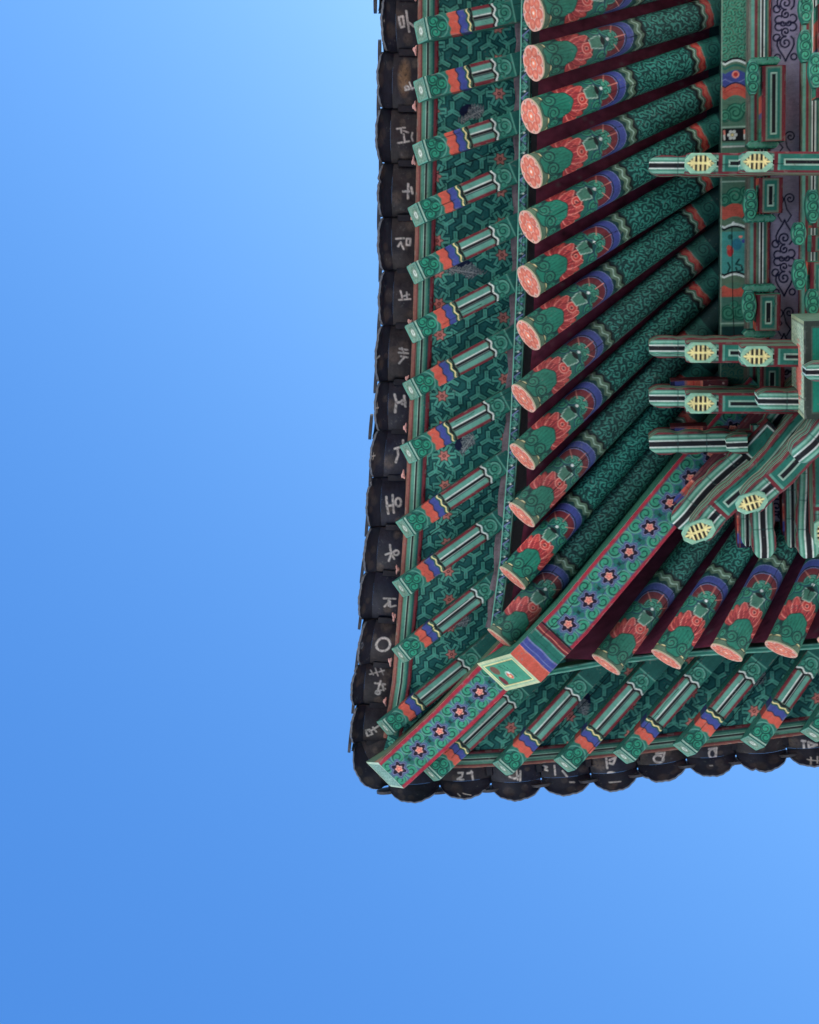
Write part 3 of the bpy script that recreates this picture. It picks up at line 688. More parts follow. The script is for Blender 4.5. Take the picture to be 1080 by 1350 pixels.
PL = {('L', 11): [(2.0, (0, 22), (0, 34)), (2.0, (-7, 28), (7, 28))], ('L', 12): [(2.2, (0, 20), (0, 32)), (2, (-4, 26), (5, 26))], ('L', 16): 'o', ('B', 1): [(2, (-10, 22), (-6, 28)), (2, (-2, 21), (10, 27))],
      ('B', 8): [(2.2, (-9, 18), (10, 24)), (2.2, (-4, 14), (-6, 30)), (2.2, (5, 14), (3, 28))], ('B', 4): [(2.2, (-8, 14), (8, 15))], ('L', 10): [(2.6, (2, 20), (5, 34))], ('B', 0): [], ('L', 4): [(2.4, (-3, 26), (-2, 27))], ('B', 3): [(2.4, (6, 8), (12, 9))], ('B', 6): [(2, (-3, 12), (0, 12))]}
def tile(pa, pb, key, seed, side, length=.52):
    rs = random.Random(seed)
    A, B = pa, pb
    Wd = np.linalg.norm((B - A)[:2]); T = nrm(B - A); M = (A + B) / 2
    T2 = nrm(np.array([T[0], T[1], 0])); N = np.cross(ZUP, T2)                 # N must point in, toward the building
    if side == 'L': N = -N if N[0] < 0 else N
    elif side == 'B': N = -N if N[1] > 0 else N
    else: N = -N if (N[0] - N[1]) < 0 else N
    hwid = Wd / 2 - .003; sag = .05 + rs.uniform(-.010, .010)
    M = M + N * rs.uniform(-.016, .016) + ZUP * rs.uniform(-.008, .008); T = nrm(T + N * rs.uniform(-.035, .035))
    IN = nrm(N + ZUP * .30)
    roll = rs.uniform(-.03, .03)
    na = max(8, int(2 * hwid * K / .9)); nb = int(length * K / 1.1)
    a = np.linspace(-1, 1, na)[:, None]; b = np.linspace(0, length, nb)[None, :]
    def surf(a, b, off=0.0):
        z = -sag * (1 - a ** 2) + roll * a * hwid + off
        return M + T * (a * hwid)[..., None] + IN * b[..., None] + ZUP * z[..., None]
    aa, bb = np.broadcast_arrays(a, b)
    pos = surf(aa, bb)
    X = (aa * hwid * K).ravel(); Y = (bb * K).ravel()
    warm = rs.choice([(48, 44, 48), (42, 42, 52), (36, 38, 52), (56, 50, 50)])
    p = Paint(X, Y, lin(warm))
    bz = 2.0 * math.sin(seed)                                                   # soot and rain stains
    for k in range(rs.randint(2, 5)):
        cx, cy, r1 = rs.uniform(-30, 30), rs.uniform(3, 34), rs.uniform(4, 13)
        p.blend(np.clip(1.2 - np.hypot(X - cx, (Y - cy) * 1.3) / r1, 0, .55), lin((104, 90, 78)) if rs.random() < .5 else lin((28, 28, 36)))
    if key == ('L', 5): p.blend(np.clip(1.3 - np.hypot((X + 3) / 22, (Y - 16) / 8), 0, .75), lin((148, 116, 82)))
    hh = M[2] - CAM_Z - sag * .6
    for wd, st in GL.get(key, []):
        loc = []
        for (px, py) in st:
            w_ = P(px, py, hh + .03) - M; loc.append((w_.dot(T2) * K, w_.dot(N) * K))
        ll = np.array(loc); p.stroke(ll, wd + .8, lin((120, 112, 106))); p.stroke(ll, wd, lin((214, 206, 194)))
    ero = np.clip(np.sin(X * .8 + 2 * np.sin(Y * .5 + seed)) + np.sin(Y * .9 + seed) - .75, 0, 1) * .55; c_old = lin(warm); p.c = p.c * (1 - ero[:, None]) + c_old * ero[:, None]
    p.wear(seed, .22)
    mb = MB(); mb.grid(pos, p.out(), smooth=True)
    mb.grid(surf(aa[::4, ::8], bb[::4, ::8], .02), COL['tile'], smooth=True)
    e0 = surf(aa[:, 0], bb[:, 0]); e1 = surf(aa[:, 0], bb[:, 0], .02); mb.grid(np.stack([e0, e1], 1), COL['tile'])
    for k in (0, -1): mb.grid(np.stack([pos[k], pos[k] + ZUP * .02], 1), COL['tiled'])
    o = put(mb, 'pan_tile', CLAY, None, {('L', 16): 'dark eave tile with a painted pale ring', ('L', 5): 'dark eave tile with a brown stain and a small letter'}.get(key))
    # drip plate: leans out and down from the tile end, scalloped
    nc = 26; c = np.linspace(0, 1, nc)[None, :]; av = np.linspace(-1, 1, 64)[:, None]
    g0 = .68 if side == 'L' else .2; gfac = (g0 + (1 - g0) * np.sqrt(np.clip(1 - (av * .985) ** 2, 0, 1))) * (1 + .022 * np.sin(av * 9 + seed) + .016 * np.sin(av * 23 + 2 * seed) - rs.choice((0, 0, .12)) * np.exp(-((av - rs.uniform(-.8, .8)) / .07) ** 2))
    lean = rs.uniform(-.008, .008)
    out = -N * ((.062 if side == 'L' else .078) + lean) - ZUP * (.105 - lean)
    edge = surf(av, av * 0, -.002)
    bow = -N[None, None] * (.012 * np.sin(c * math.pi) * gfac)[:, :, None]
    q = edge + out[None, None] * (c * gfac)[:, :, None] + bow
    X = np.repeat(av[:, 0] * hwid * K, nc); Y = (c * gfac * 34).ravel(); cc = np.tile(c[0], 64)
    p = Paint(X, Y, lin((30, 33, 46)))
    p.blend(np.clip((cc - .92) * 12, 0, .45), lin((84, 84, 88))); p.blend(np.clip(.6 - Y / 5, 0, .6), lin((22, 22, 30)))
    for k in range(3):
        cx, cy, r1 = rs.uniform(-26, 26), rs.uniform(4, 26), rs.uniform(4, 11); p.blend(np.clip(1.1 - np.hypot(X - cx, Y - cy) / r1, 0, .4), lin((84, 74, 68)))
    pl = PL.get(key, [])
    if pl == 'o': p.ring(0, 24, 4.2, 2.2, lin((120, 128, 140)))
    else:
        for wd, s0, s1 in pl: p.stroke([s0, s1], wd, lin((190, 184, 176)))
    p.wear(seed + 3, .16)
    pm = MB(); pm.grid(q, p.out(), smooth=True); th = nrm(np.cross(T2, out)); th = th if th.dot(-N) > 0 else -th
    pm.grid(q[::3, ::5] + th * .016, COL['tile'], smooth=True); pm.grid(np.stack([q[:, -1], q[:, -1] + th * .016], 1), lin((84, 84, 88)))
    put(pm, 'drip_plate', CLAY, o)
    return N, IN, T2
def cover(pt, N, IN, T2, seed):
    rs = random.Random(seed); r = .078
    c1 = pt + N * .03 - ZUP * .012; k_ = MB(); k_.box([c1 - T2 * .018, c1 + T2 * .018, c1 + T2 * .018 + IN * .25, c1 - T2 * .018 + IN * .25], .07, lin((46, 44, 48))); put(k_, 'mortar_plug', CLAY)
    c0 = pt + ZUP * .012 - N * ((.082 if abs(N[0]) > .8 else .035) + rs.uniform(-.025, .02)) + T2 * rs.uniform(-.012, .012)
    th = np.linspace(-math.pi / 2, math.pi / 2, 18)[:, None]; b = np.linspace(0, .6, 8)[None, :]
    mb = MB()
    for rr in (r, r - .016):
        q = c0 + T2 * (np.sin(th) * rr)[..., None] + ZUP * (np.cos(th) * rr)[..., None] + IN * (b + th * 0)[..., None]
        mb.grid(q, lin((70, 66, 66)), smooth=True)
    o = put(mb, 'cover_tile', CLAY)
    # round end plate
    a = np.linspace(-math.pi, math.pi, 40)[None, :]; rr = np.linspace(0, 1, 12)[:, None]
    d = nrm(ZUP - N * .12)
    q = c0 - N * .004 + T2 * (np.sin(a) * rr * r * 1.03)[..., None] + d * (np.cos(a) * rr * r * 1.03 - .018)[..., None]
    X, Y = (np.sin(a) * rr * 18).ravel(), (np.cos(a) * rr * 18).ravel()
    p = Paint(X, Y, lin((70, 68, 68))); p.ring(0, 0, 14, 2, 'tiled'); 
    for k in range(8): p.disc(8 * math.cos(k * .785), 8 * math.sin(k * .785), 2.6, 'tiled')
    p.disc(0, 0, 3, 'tiled')
    e = MB(); e.grid(q, p.wear(seed, .15).out()); e.grid(q - N * .018, lin((52, 50, 54))); e.grid(np.stack([q[-1], q[-1] - N * .018], 0), lin((54, 52, 56)))
    put(e, 'round_end_plate', CLAY, o)
for i, (a, b) in enumerate(zip(TL[:-1], TL[1:])):
    fr = tile(edge_pt(a, 'L'), edge_pt(b, 'L'), ('L', i), 401 + i, 'L')
    if i: cover(edge_pt(a, 'L'), *fr, 431 + i)
cover(edge_pt(TL[-1], 'L'), *fr, 460)
for i, (a, b) in enumerate(zip(TB[:-1], TB[1:])):
    fr = tile(edge_pt(a, 'B'), edge_pt(b, 'B'), ('B', i), 471 + i, 'B')
    cover(edge_pt(a, 'B'), *fr, 491 + i)
ca, cb = edge_pt(977, 'L'), edge_pt(512, 'B')
fr = tile(ca, cb, ('C', 0), 520, 'C', .4); cover((ca + cb) / 2 + ZUP * .04, *fr, 521)

# ---------- mortar dabs between tile seat and tiles
for i, y in enumerate(TL[1:-1]):
    q = edge_pt(y, 'L'); px = np.interp(y, [e[1] for e in OL], [e[0] for e in OL]) - 16.5
    c0 = P(px, y - 3, 9.80 + float(liftL(y)) * 1.45)
    th = np.linspace(0, math.pi * 2, 17)[:, None]; ph = np.linspace(0, math.pi, 9)[None, :]
    rr = .016 * (1 + .35 * np.sin(3 * th + i) * np.sin(ph))
    q = c0 + np.stack([np.cos(th) * np.sin(ph) * rr * .75, np.sin(th) * np.sin(ph) * rr * 1.7, np.cos(ph) * rr * 1.2 + th * 0], -1)
    mb = MB(); mb.grid(q, lin((214, 160, 150)), smooth=True); put(mb, 'mortar_dab', CLAY)

# ---------- roof deck that closes the roof above the boards
E0 = P(540, 985, 10.0)
mb = MB(); n = 60; gx, gy = np.meshgrid(np.linspace(0, 15, n), np.linspace(0, -15, n), indexing='ij')
def deckz(dx, dy):
    return 10.36 + CAM_Z + .5 * np.minimum(np.minimum(dx, dy), 7.5) + .22 * np.exp(-(np.maximum(dx, dy)) / 1.4)
dz = deckz(gx, -gy)
skew = .16 * smooth(0, 4.0, -gy) * np.exp(-gx * .6); skew2 = .10 * smooth(0, 4.0, gx) * np.exp(gy * .6)
pos = np.stack([E0[0] + gx + skew, E0[1] + gy - skew2, dz], -1)
mb.grid(pos, COL['tile'] * .8); mb.grid(pos + ZUP * .12, COL['tile']); put(mb, 'roof_deck', CLAY)

# ================================================================== purlin, wall plates and brackets
def pbeam(name, px, hs, hw, height, pb, ps=None, pe=None, **k):
    """a beam whose paint is laid out along its own length and width; px: photo points of the bottom centre line at heights hs"""
    if not hasattr(hs, '__len__'): hs = [hs] * len(px)
    path = [P(q[0], q[1], h) for q, h in zip(px, hs)]
    dn = np.array([np.array(px[i]) + (np.array(px[i + 1]) - np.array(px[i])) * t for i in range(len(px) - 1) for t in np.linspace(0, 1, 13)[(1 if i else 0):]], float)
    hd = np.array([hs[i] + (hs[i + 1] - hs[i]) * t for i in range(len(px) - 1) for t in np.linspace(0, 1, 13)[(1 if i else 0):]])
    path = [P(q[0], q[1], h) for q, h in zip(dn, hd)]
    cp = np.r_[0, np.cumsum(np.linalg.norm(np.diff(dn, axis=0), axis=1))]; cu = np.r_[0, np.cumsum(np.linalg.norm(np.diff(np.array(path), axis=0), axis=1))] * K
    s = cp[-1] / cu[-1]                                          # photo units per paint unit at this height
    if hasattr(hw, '__len__'): hwu = np.interp(np.linspace(0, 1, len(path)), np.linspace(0, 1, len(hw)), [h / s for h in hw])
    else: hwu = hw / s
    return beam(name, path, hwu, height, lambda x, y: pb(np.interp(x, cu, cp), y * s), ps, pe, **k)

def paint_purlin(y0):
    def f(x, y):
        Y = x + y0; X = y                                       # X: + = outward (left)
        p = Paint(X, Y, lin((84, 128, 104)))
        def hb(a, b, col, amp=0.0, per=28): 
            yy = Y + amp * np.abs(np.sin(np.pi * (X + 14) / per)) if amp else Y
            p.sdf(np.maximum(a - yy, yy - b), col)
        G1, G2 = lin((24, 96, 76)), lin((74, 170, 134))
        body = (X > -13.5)
        p.curls(11.5, 21, G1, 4.2, .46, (np.clip((82 - Y), 0, 1)) * body)
        p.curls(11.5, 23, G2, 4.2, .30, (np.clip((82 - Y), 0, 1)) * body)
        def motif(yc, d):
            hb(yc - 6, yc - 3, 'black', 5 * d); hb(yc - 3, yc, 'white', 5 * d); hb(yc, yc + 9, 'olive', 5 * d); hb(yc + 3, yc + 6, 'green', 5 * d)
        motif(86, 1)
        hb(97, 114, 'blue', 5); hb(103, 104.5, 'lav', -5); p.disc(0, 98, 5, 'pink'); p.disc(0, 98, 3, 'red')
        hb(114, 116, 'navy', 6); hb(116, 131, 'orange', 6); hb(121, 122, 'red', 6); hb(131, 166, lin((84, 128, 104)))
        for yc in (148, 259): p.spiral(0, yc, 11, 1, .8, lin((70, 150, 118)), G1, 5.4, .4, G1); p.spiral(14, yc + 4, 7, -1, .8, lin((70, 150, 118)), G1, 4.6, .4, G1); p.spiral(-14, yc - 6, 6, -1, .8, lin((70, 150, 118)), G1, 4.6, .4, G1)
        hb(166, 168, 'pale'); hb(169, 186, 'black'); hb(188, 192, 'lgreen'); hb(192, 194, 'white')
        for k in range(6): p.disc(4 + 4.6 * math.cos(k * 1.047), 177.5 + 4.6 * math.sin(k * 1.047), 2.3, 'white')
        p.disc(4, 177.5, 2, 'cream')
        for xx in (-12, -17, 15): p.stroke([(xx, 172), (xx - .5, 177)], 2.6, 'pink'); p.stroke([(xx, 178), (xx - .5, 183)], 2.4, 'white')
        hb(228, 231, 'dteal'); hb(238, 240, 'pale')
        hb(273, 290, 'orange', 5); hb(290, 298, 'olive', 4); p.disc(2, 294, 2, 'white'); hb(298, 301, 'white', 4); hb(301, 304, 'black', 4)
        hb(305, 361, lin((66, 150, 140)))
        inn = np.clip(np.minimum(Y - 305, 361 - Y), 0, 1)
        for cx, cy, rx, ry, cl in ((-3, 322, 8, 9, lin((40, 120, 140))), (6, 331, 5, 8, 'red'), (8, 326, 3, 4, 'orange'), (-8, 312, 3, 2, 'pink'), (6, 312, 4, 4, 'teal'), (-12, 318, 3, 3, 'blue')):
            p.blend(np.clip((1 - np.hypot((X - cx) / rx, (Y - cy) / ry)) * 4, 0, 1) * inn, cl)
        p.stroke([(-6, 342), (-2, 348), (-9, 350), (-11, 356), (-4, 358), (-2, 353)], 2.6, 'dteal'); p.stroke([(9, 346), (6, 352), (9, 358)], 2.4, 'dteal')
        hb(361, 364, 'black', 4); hb(364, 367, 'white', 4); hb(367, 376, 'olive', 4); hb(376, 391, 'orange', -5); hb(391, 428, lin((70, 122, 104)))
        for sg in (-1, 1): p.spiral(sg * 8, 412, 9, sg, .5, lin((60, 140, 112)), G1, 5, .4, G1)
        p.spiral(0, 402, 6, 1, .5, lin((60, 140, 112)), G1, 4.6, .4)
        hb(425, 427, 'pale'); hb(430, 470, 'dteal'); 
        p.curls(11.5, 25, lin((40, 108, 98)), 4.2, .5, np.clip(Y - 470, 0, 1) * body)
        p.curls(11.5, 27, G1, 4.2, .46, np.clip(-Y, 0, 1) * body)
        p.sdf(X + 13.5, lin((112, 116, 102))); p.sdf(np.abs(X - 18.4) - .9, lin((120, 150, 128)))
        p.stroke([(4, 300), (3.4, 340), (2, 400), (0, 445)], 1.3, 'black')
        return p
    return f
PY0 = -420
pbeam('purlin', [(973, PY0), (967, 640)], 9.87, [19.5, 19.5], .30, paint_purlin(PY0), lambda a, b: Paint(a, b, lin((30, 70, 62))), seed=601, label='painted purlin with scroll, orange and blue bands and a small picture panel')
pbeam('purlin', [(948, 598), (1500, 602)], 9.87, [19.5, 19.5], .30, paint_purlin(500), lambda a, b: Paint(a, b, lin((30, 70, 62))), seed=602)

def paint_plate(x, y):
    p = Paint(x, y, lin((96, 120, 104)))      # y: + = outward
    for y0, cl in ((15, lin((112, 116, 102))), (11.5, 'lgreen'), (7.0, 'maroon'), (3.2, 'olive'), (.8, 'teal'), (-.8, 'white'), (-2.2, 'black'), (-5.2, 'white'), (-6.6, 'teal'), (-9.6, 'olive'), (-11.5, 'maroon')):
        p.blend(np.clip(y0 - y + .5, 0, 1), cl)
    return p
pbeam('wall_plate', [(1004.5, PY0), (998.5, 640)], 9.84, 15.0, .14, paint_plate, seed=603)
pbeam('wall_plate', [(975, 632), (1500, 634)], 9.84, 15.0, .14, paint_plate, seed=604)
def vine(p, yc, sc=1.0, half=1):
    """mirrored scroll: two teardrops joined by curls"""
    ink = lin((22, 22, 56))
    def spi(cx, cy, r, ch, a0, turns=1.35, n=26):
        pts = [(cx + r * (1 - .80 * k / n) * math.cos(a0 + ch * turns * 6.283 * k / n), yc + cy + r * (1 - .80 * k / n) * math.sin(a0 + ch * turns * 6.283 * k / n)) for k in range(n + 1)]
        p.stroke(pts, 2.5, ink); p.disc(pts[-1][0], pts[-1][1], 1.7, ink)
    for d in (1, -1):
        L_ = [(0, 50), (-3.5, 43), (-8, 36), (-11, 29), (-10.5, 22), (-7, 18)]
        p.stroke([(a, yc + d * b) for a, b in L_], 2.5, ink); p.stroke([(-a * 1.05, yc + d * b) for a, b in L_], 2.5, ink)
        spi(0, d * 26, 8.6, d, -d * 1.57); spi(0, d * 11.5, 6.4, -d, d * 1.57, 1.2)
        p.ring(12, yc + d * 19, 4.6, 2.4, ink, mask=(p.x > 8).astype(float)); p.ring(-9, yc + d * 5.5, 5.2, 2.4, ink, mask=(p.x < -5.5).astype(float)); p.ring(9, yc + d * 4.5, 5.2, 2.4, ink, mask=(p.x > 5.5).astype(float))
    spi(-4, 0, 4.6, 1, 0, 1.0); spi(4, 0, 4.6, -1, 3.14, 1.0)
    for sg in (-1, 1): p.ring(sg * 11, yc + 45, 4.0, 2.3, ink)
def paint_frieze(y0):
    def f(x, y):
        Y = x + y0; p = Paint(y, Y, lin((156, 148, 170)))
        for yc in (-268, -128, 30, 340, 490, 640): vine(p, yc)
        for yc in (-190, -40, 180, 262, 412): 
            for sg in (-1, 1):
                n = 26; pts = [((sg * 7) + (7.5 - .26 * k) * math.cos(k * .36), yc + (7.5 - .26 * k) * math.sin(k * .36) * sg) for k in range(n)]; p.stroke(pts, 1.9, lin((20, 20, 52)))
                p.stroke([(sg * 7 + 7.5, yc), (sg * 3, yc + 14), (sg * 9, yc + 22), (sg * 4, yc + 30)], 1.9, lin((20, 20, 52)))
        p.sdf(19 - np.abs(y), lin((84, 78, 116)))
        return p
    return f
pbeam('frieze_panel', [(1039, PY0), (1033, 560)], 9.875, 21, .06, paint_frieze(PY0), seed=605, label='violet grey panel with dark painted scrolls')
pbeam('frieze_panel', [(1010, 668), (1500, 670)], 9.875, 21, .06, paint_frieze(300), seed=606, label='violet grey panel with dark painted scrolls')
pbeam('wall_plate', [(1073, PY0), (1067, 560)], 9.80, 14.0, .2, paint_plate, seed=607)
pbeam('wall_plate', [(1040, 702), (1500, 704)], 9.80, 14.0, .2, paint_plate, seed=608)

# dark planks that close the eaves behind the wall plane
mb = MB(); q0, q1, q2, q3 = P(930, -420, 10.14), P(1900, -420, 10.14), P(1900, 680, 10.14), P(930, 680, 10.14)
gxx = np.linspace(0, 1, 60)[:, None, None]; gyy = np.linspace(0, 1, 60)[None, :, None]
q = (q0 * (1 - gxx) + q1 * gxx) * (1 - gyy) + (q3 * (1 - gxx) + q2 * gxx) * gyy
mb.grid(q, Paint((q[..., 0] * K).ravel(), (q[..., 1] * K).ravel(), 'dteal').wear(5, .2).out()); mb.grid(q + ZUP * .05, COL['dteal']); put(mb, 'ceiling_boards')

# ---- the hall below the brackets: head beam, plaster walls, columns (outside the picture, they shade the eaves)
w0 = P(1200, 400, 8.4)
def slab(name, x0, x1, y0, y1, z0, z1, col):
    m = MB(); m.box([(x0, y0, z0), (x1, y0, z0), (x1, y1, z0), (x0, y1, z0)], z1 - z0, col); return put(m, name)
slab('wall', w0[0], w0[0] + .25, w0[1] - 11.0, w0[1], .6, w0[2] - .3, lin((150, 60, 52)))
slab('wall', w0[0] + .25, w0[0] + 11, w0[1] - .25, w0[1], .6, w0[2] - .3, lin((150, 60, 52)))
slab('stone_plinth', w0[0] - .9, w0[0] + 11.5, w0[1] - 11.5, w0[1] + .9, 0, .6, lin((150, 146, 138)))
for k in range(4):
    for ax_ in (0, 1):
        if k == 0 and ax_: continue
        c0 = np.array([w0[0] + .1 + (3.4 * k if ax_ else 0), w0[1] - .1 - (0 if ax_ else 3.4 * k), .6]); a_ = np.linspace(0, 2 * math.pi, 25)[:, None]; z_ = np.linspace(0, w0[2] - .7, 6)[None, :]
        m = MB(); m.grid(c0 + np.stack([np.cos(a_) * (.27 - .01 * z_ / 2), np.sin(a_) * (.27 - .01 * z_ / 2), z_ + a_ * 0], -1), lin((134, 46, 42)), smooth=True); put(m, 'column')

# ---- bracket arms
def paint_arm(box0=None, hw=13.5):
    """striped arm: nose with long stripes, then a body with a boxed-in dark slot"""
    def f(x, y):
        y = y * 12.4 / hw
        p = Paint(x, y, 'maroon')
        stripes(p, [(11.2, lin((120, 60, 62))), (10.4, 'teal'), (9.2, lin((126, 180, 156))), (6.6, lin((70, 136, 112))), (4.2, 'white'), (2.9, 'black')])
        for xs_ in (34, 72, 108): p.blend(np.clip(1.3 - np.abs(x - xs_ - 4), 0, 1) * .6, 'dteal')
        if box0 is not None:
            q = Paint(x, y, 'maroon'); q.sdf(np.maximum(np.abs(y) - 9.5, box0 + 6 - x), 'green'); q.sdf(np.maximum(np.abs(y) - 9.5, np.maximum(box0 + 6 - x, x - box0 - 9)), 'lgreen')
            q.sdf(np.maximum(np.abs(y) - 3.8, box0 + 14 - x), 'pale'); q.sdf(np.maximum(np.abs(y) - 2.4, box0 + 16 - x), 'black')
            a = np.clip(x - box0, 0, 1)[:, None]; p.c = p.c * (1 - a) + q.c * a
        return p
    return f
def paint_arm_side(x, y):
    p = Paint(x, y, lin((116, 48, 54)))
    w = y + 3.6 * np.sin(x * .075) + 1.7 * np.sin(x * .19 + 1)
    for c0, wd, cl in ((2, 1.6, lin((150, 160, 138))), (10, 3.4, lin((128, 152, 124))), (20, 5, lin((84, 140, 114))), (31, 3.4, lin((168, 170, 146))), (40, 6, lin((74, 128, 106))), (52, 4, lin((150, 64, 62)))): p.sdf(np.abs(w - c0) - wd, cl)
    for c0 in (6, 14, 26, 36, 47): p.sdf(np.abs(w - c0) - .7, lin((40, 44, 44)))
    return p
def paint_wavy(x, y):
    p = Paint(x, y, lin((96, 120, 100)))
    w = y + 2.4 * np.sin(x * .07) + 1.4 * np.sin(x * .16 + 1)
    for c0, wd, cl in ((-11, 2.0, 'maroon'), (-7.5, 1.2, lin((176, 176, 150))), (-3, 2.6, lin((92, 150, 122))), (1.2, 1.0, lin((176, 176, 150))), (4.5, 2.0, 'maroon'), (8.5, 1.4, lin((140, 166, 140))), (12, 1.6, lin((80, 60, 56)))): p.sdf(np.abs(w - c0) - wd, cl)
    for c0 in (-9, -6, -.3, 2.6, 6.8): p.sdf(np.abs(w - c0) - .5, lin((36, 44, 44)))
    return p
def paint_diag_side(x, y):
    p = Paint(x, y, lin((92, 126, 104)))
    w = y + 3.8 * np.sin(x * .07) + 1.9 * np.sin(x * .17 + 1)
    for c0, wd, cl in ((1, 1.6, lin((150, 170, 144))), (6, 2.6, 'maroon'), (11, 1.6, lin((176, 180, 156))), (17, 3.6, lin((66, 146, 116))), (23, 1.4, lin((176, 180, 156))), (28, 3.0, 'maroon'), (35, 3.0, lin((110, 150, 122))), (41, 1.4, lin((180, 182, 160))), (47, 3.2, lin((66, 140, 112))), (54, 2.6, 'maroon'), (60, 3, lin((150, 166, 140)))): p.sdf(np.abs(w - c0) - wd, cl)
    for c0 in (3.2, 9, 13.3, 21, 25, 31.5, 38.5, 43.5, 51): p.sdf(np.abs(w - c0) - .5, lin((38, 48, 46)))
    return p
def paint_nose_end(x, y):
    p = Paint(x, y, 'lgreen'); p.sdf(9 - np.abs(x), 'maroon'); p.sdf(np.abs(x) - 2.6, 'black'); p.sdf(np.abs(np.abs(x) - 3.5) - .7, 'white'); return p
def paint_emblem(w_, h_):
    def f(x, y):
        x = x - w_
        p = Paint(x, y, lin((150, 200, 168)))
        e = np.maximum(np.abs(y) - (h_ - 3.4), np.abs(x) * .62 + np.abs(y) * .72 - (w_ * .62 - 1.6)); p.sdf(e, lin((28, 20, 18)))
        m = np.clip(.5 - e, 0, 1)
        def bar(d): p.blend(np.clip(.5 - d, 0, 1) * m, 'cream')
        bar(np.abs(y) - 1.5)
        for bx in (-9.0, -3.0, 3.0, 9.0): bar(np.maximum(np.abs(x - bx) - 1.35, np.abs(x) - 13))
        for sg in (-1, 1):
            for an in (-.75, .75):
                dx, dy = x - sg * 9, y; bar(np.maximum(np.abs(-dx * math.sin(an) + dy * math.cos(an)) - 1.2, -(dx * math.cos(an) + dy * math.sin(an)) * sg))
        return p
    return f
def emblem(px, ang, h, arm, w_=21, h_=13.5, seed=1):
    c, s_ = math.cos(ang), math.sin(ang)
    pts = [(px[0] + (t * c) * w_, px[1] + (t * s_) * w_) for t in (-1, -.62, 0, .62, 1)]
    o = pbeam('emblem_plate', pts, h, [h_ * .36, h_, h_, h_, h_ * .5], .04, paint_emblem(w_, h_), lambda a, b: Paint(a, b, 'lgreen'), lambda a, b: Paint(a, b, 'lgreen'), seed=seed, parent=arm)
    return o
H1, H2, H3, H4 = 9.56, 9.28, 9.00, 8.72
def arm(px, h, hw, height=.27, box0=None, rise=.05, seed=1, bumps=.06, tip=.62, side=None, sway=0.0, **k):
    """carved tongue: rounded, lifted tip, scalloped flanks, slightly crowned belly"""
    n = 60; a, b = px; L = math.dist(a, b); dx, dy = (b[0] - a[0]) / L, (b[1] - a[1]) / L
    t = np.linspace(0, 1, n) * L
    sw = sway * np.sin(t / 26.0 + seed) * np.clip(t / 30, 0, 1)
    pts = [(a[0] + dx * q - dy * w_, a[1] + dy * q + dx * w_) for q, w_ in zip(t, sw)]
    hs = [h + rise * max(0, 1 - q / 38) ** 2 for q in t]
    nose = np.sqrt(np.clip(1 - (1 - np.clip((t + 1.0) / 17, 0, 1)) ** 2, 0, 1)) if rise else np.clip(.8 + t / 20, 0, 1)
    ws = hw * (tip * .5 + (1 - tip * .5) * nose) * (1 - bumps * 1.5 * np.abs(np.cos(np.pi * (t - 2) / 36)) ** 6)
    return pbeam('bracket_arm', pts, hs, list(ws), height, paint_arm(box0, hw), side or paint_arm_side, paint_nose_end, seed=seed, crown=.012, **k)
for i, (ys, xe) in enumerate((((218, 215, 213), 1150), ((459, 465, 470), 1150), ((525, 532, None), 1150))):
    o1 = arm(((856, ys[0]), (1010, ys[0] + .5)), H1, 13.5, seed=620 + i)
    o2 = arm(((905, ys[1]), (xe, ys[1] + 1)), H2, 14.0, box0=42, rise=0, tip=.9, bumps=0, seed=630 + i)
    emblem((924, ys[1]), 0, H2 - .03, o2, seed=640 + i)
    if ys[2]:
        o3 = arm(((978, ys[2]), (xe + 20, ys[2] + 1)), H3, 14.0, box0=42, rise=0, tip=.9, bumps=0, seed=650 + i)
        emblem((998, ys[2]), 0, H3 - .03, o3, seed=660 + i)
    else:
        arm(((1000, ys[1] - 3), (xe, ys[1] - 2)), H3, 14, rise=.03, seed=650 + i)
arm(((856, 586), (992, 583)), H1, 15, seed=671, bumps=.12)
arm(((958, 587), (986, 586)), H2 + .12, 12, seed=672, tip=.8)
# mirrored set on the other face (arms running down the picture), partly outside the frame
for i, x in enumerate((1008, 1068, 1130, 1330)):
    o1 = arm(((x, 736), (x - 2, 560)), H1, 15.5, seed=681 + i, bumps=.08, sway=1.6)
    arm(((x - 22, 722), (x - 24, 560)), H1 + .10, 10, seed=691 + i, rise=.02, bumps=.03)
    if i:
        o2 = arm(((x + 20, 716), (x + 17, 540)), H2, 14, box0=42, rise=0, tip=.9, bumps=0, seed=701 + i); emblem((x + 20, 703), math.pi / 2, H2 - .03, o2, seed=711 + i)
# carved blocks with orange and blue tips beside the noses
def paint_tip(x, y):
    p = Paint(x, y, 'blue'); p.band(-5, 6, 'navy'); p.band(19, 22, lin((150, 110, 110))); p.band(22, 40, 'orange'); p.band(30, 31.5, 'red'); p.sdf(np.maximum(np.abs(y) - .8, np.maximum(22 - x, x - 40)), 'red'); p.band(40, 43, 'pink'); p.band(43, 300, lin((96, 44, 54)))
    for k in range(9): p.disc(52 + k * 9, 4 * math.sin(k * 2.0), 1.4, lin((200, 170, 170)))
    p.sdf(np.abs(np.abs(y) - 8) - .7, lin((130, 70, 70))); return p
for i, px in enumerate((((984, 722), (980, 590)), ((1044, 706), (1040, 570)), ((1108, 706), (1104, 570)))):
    pbeam('carved_block', px, H1 + .12, 11, .2, paint_tip, seed=721 + i)
pbeam('carved_block', [(893, 672), (1030, 520)], H1 + .10, 13, .2, paint_tip, seed=725)
pbeam('carved_block', [(884, 572), (960, 570)], H1 + .16, 9, .2, paint_tip, seed=726); pbeam('carved_block', [(884, 510), (960, 508)], H1 + .16, 8, .2, paint_tip, seed=727)
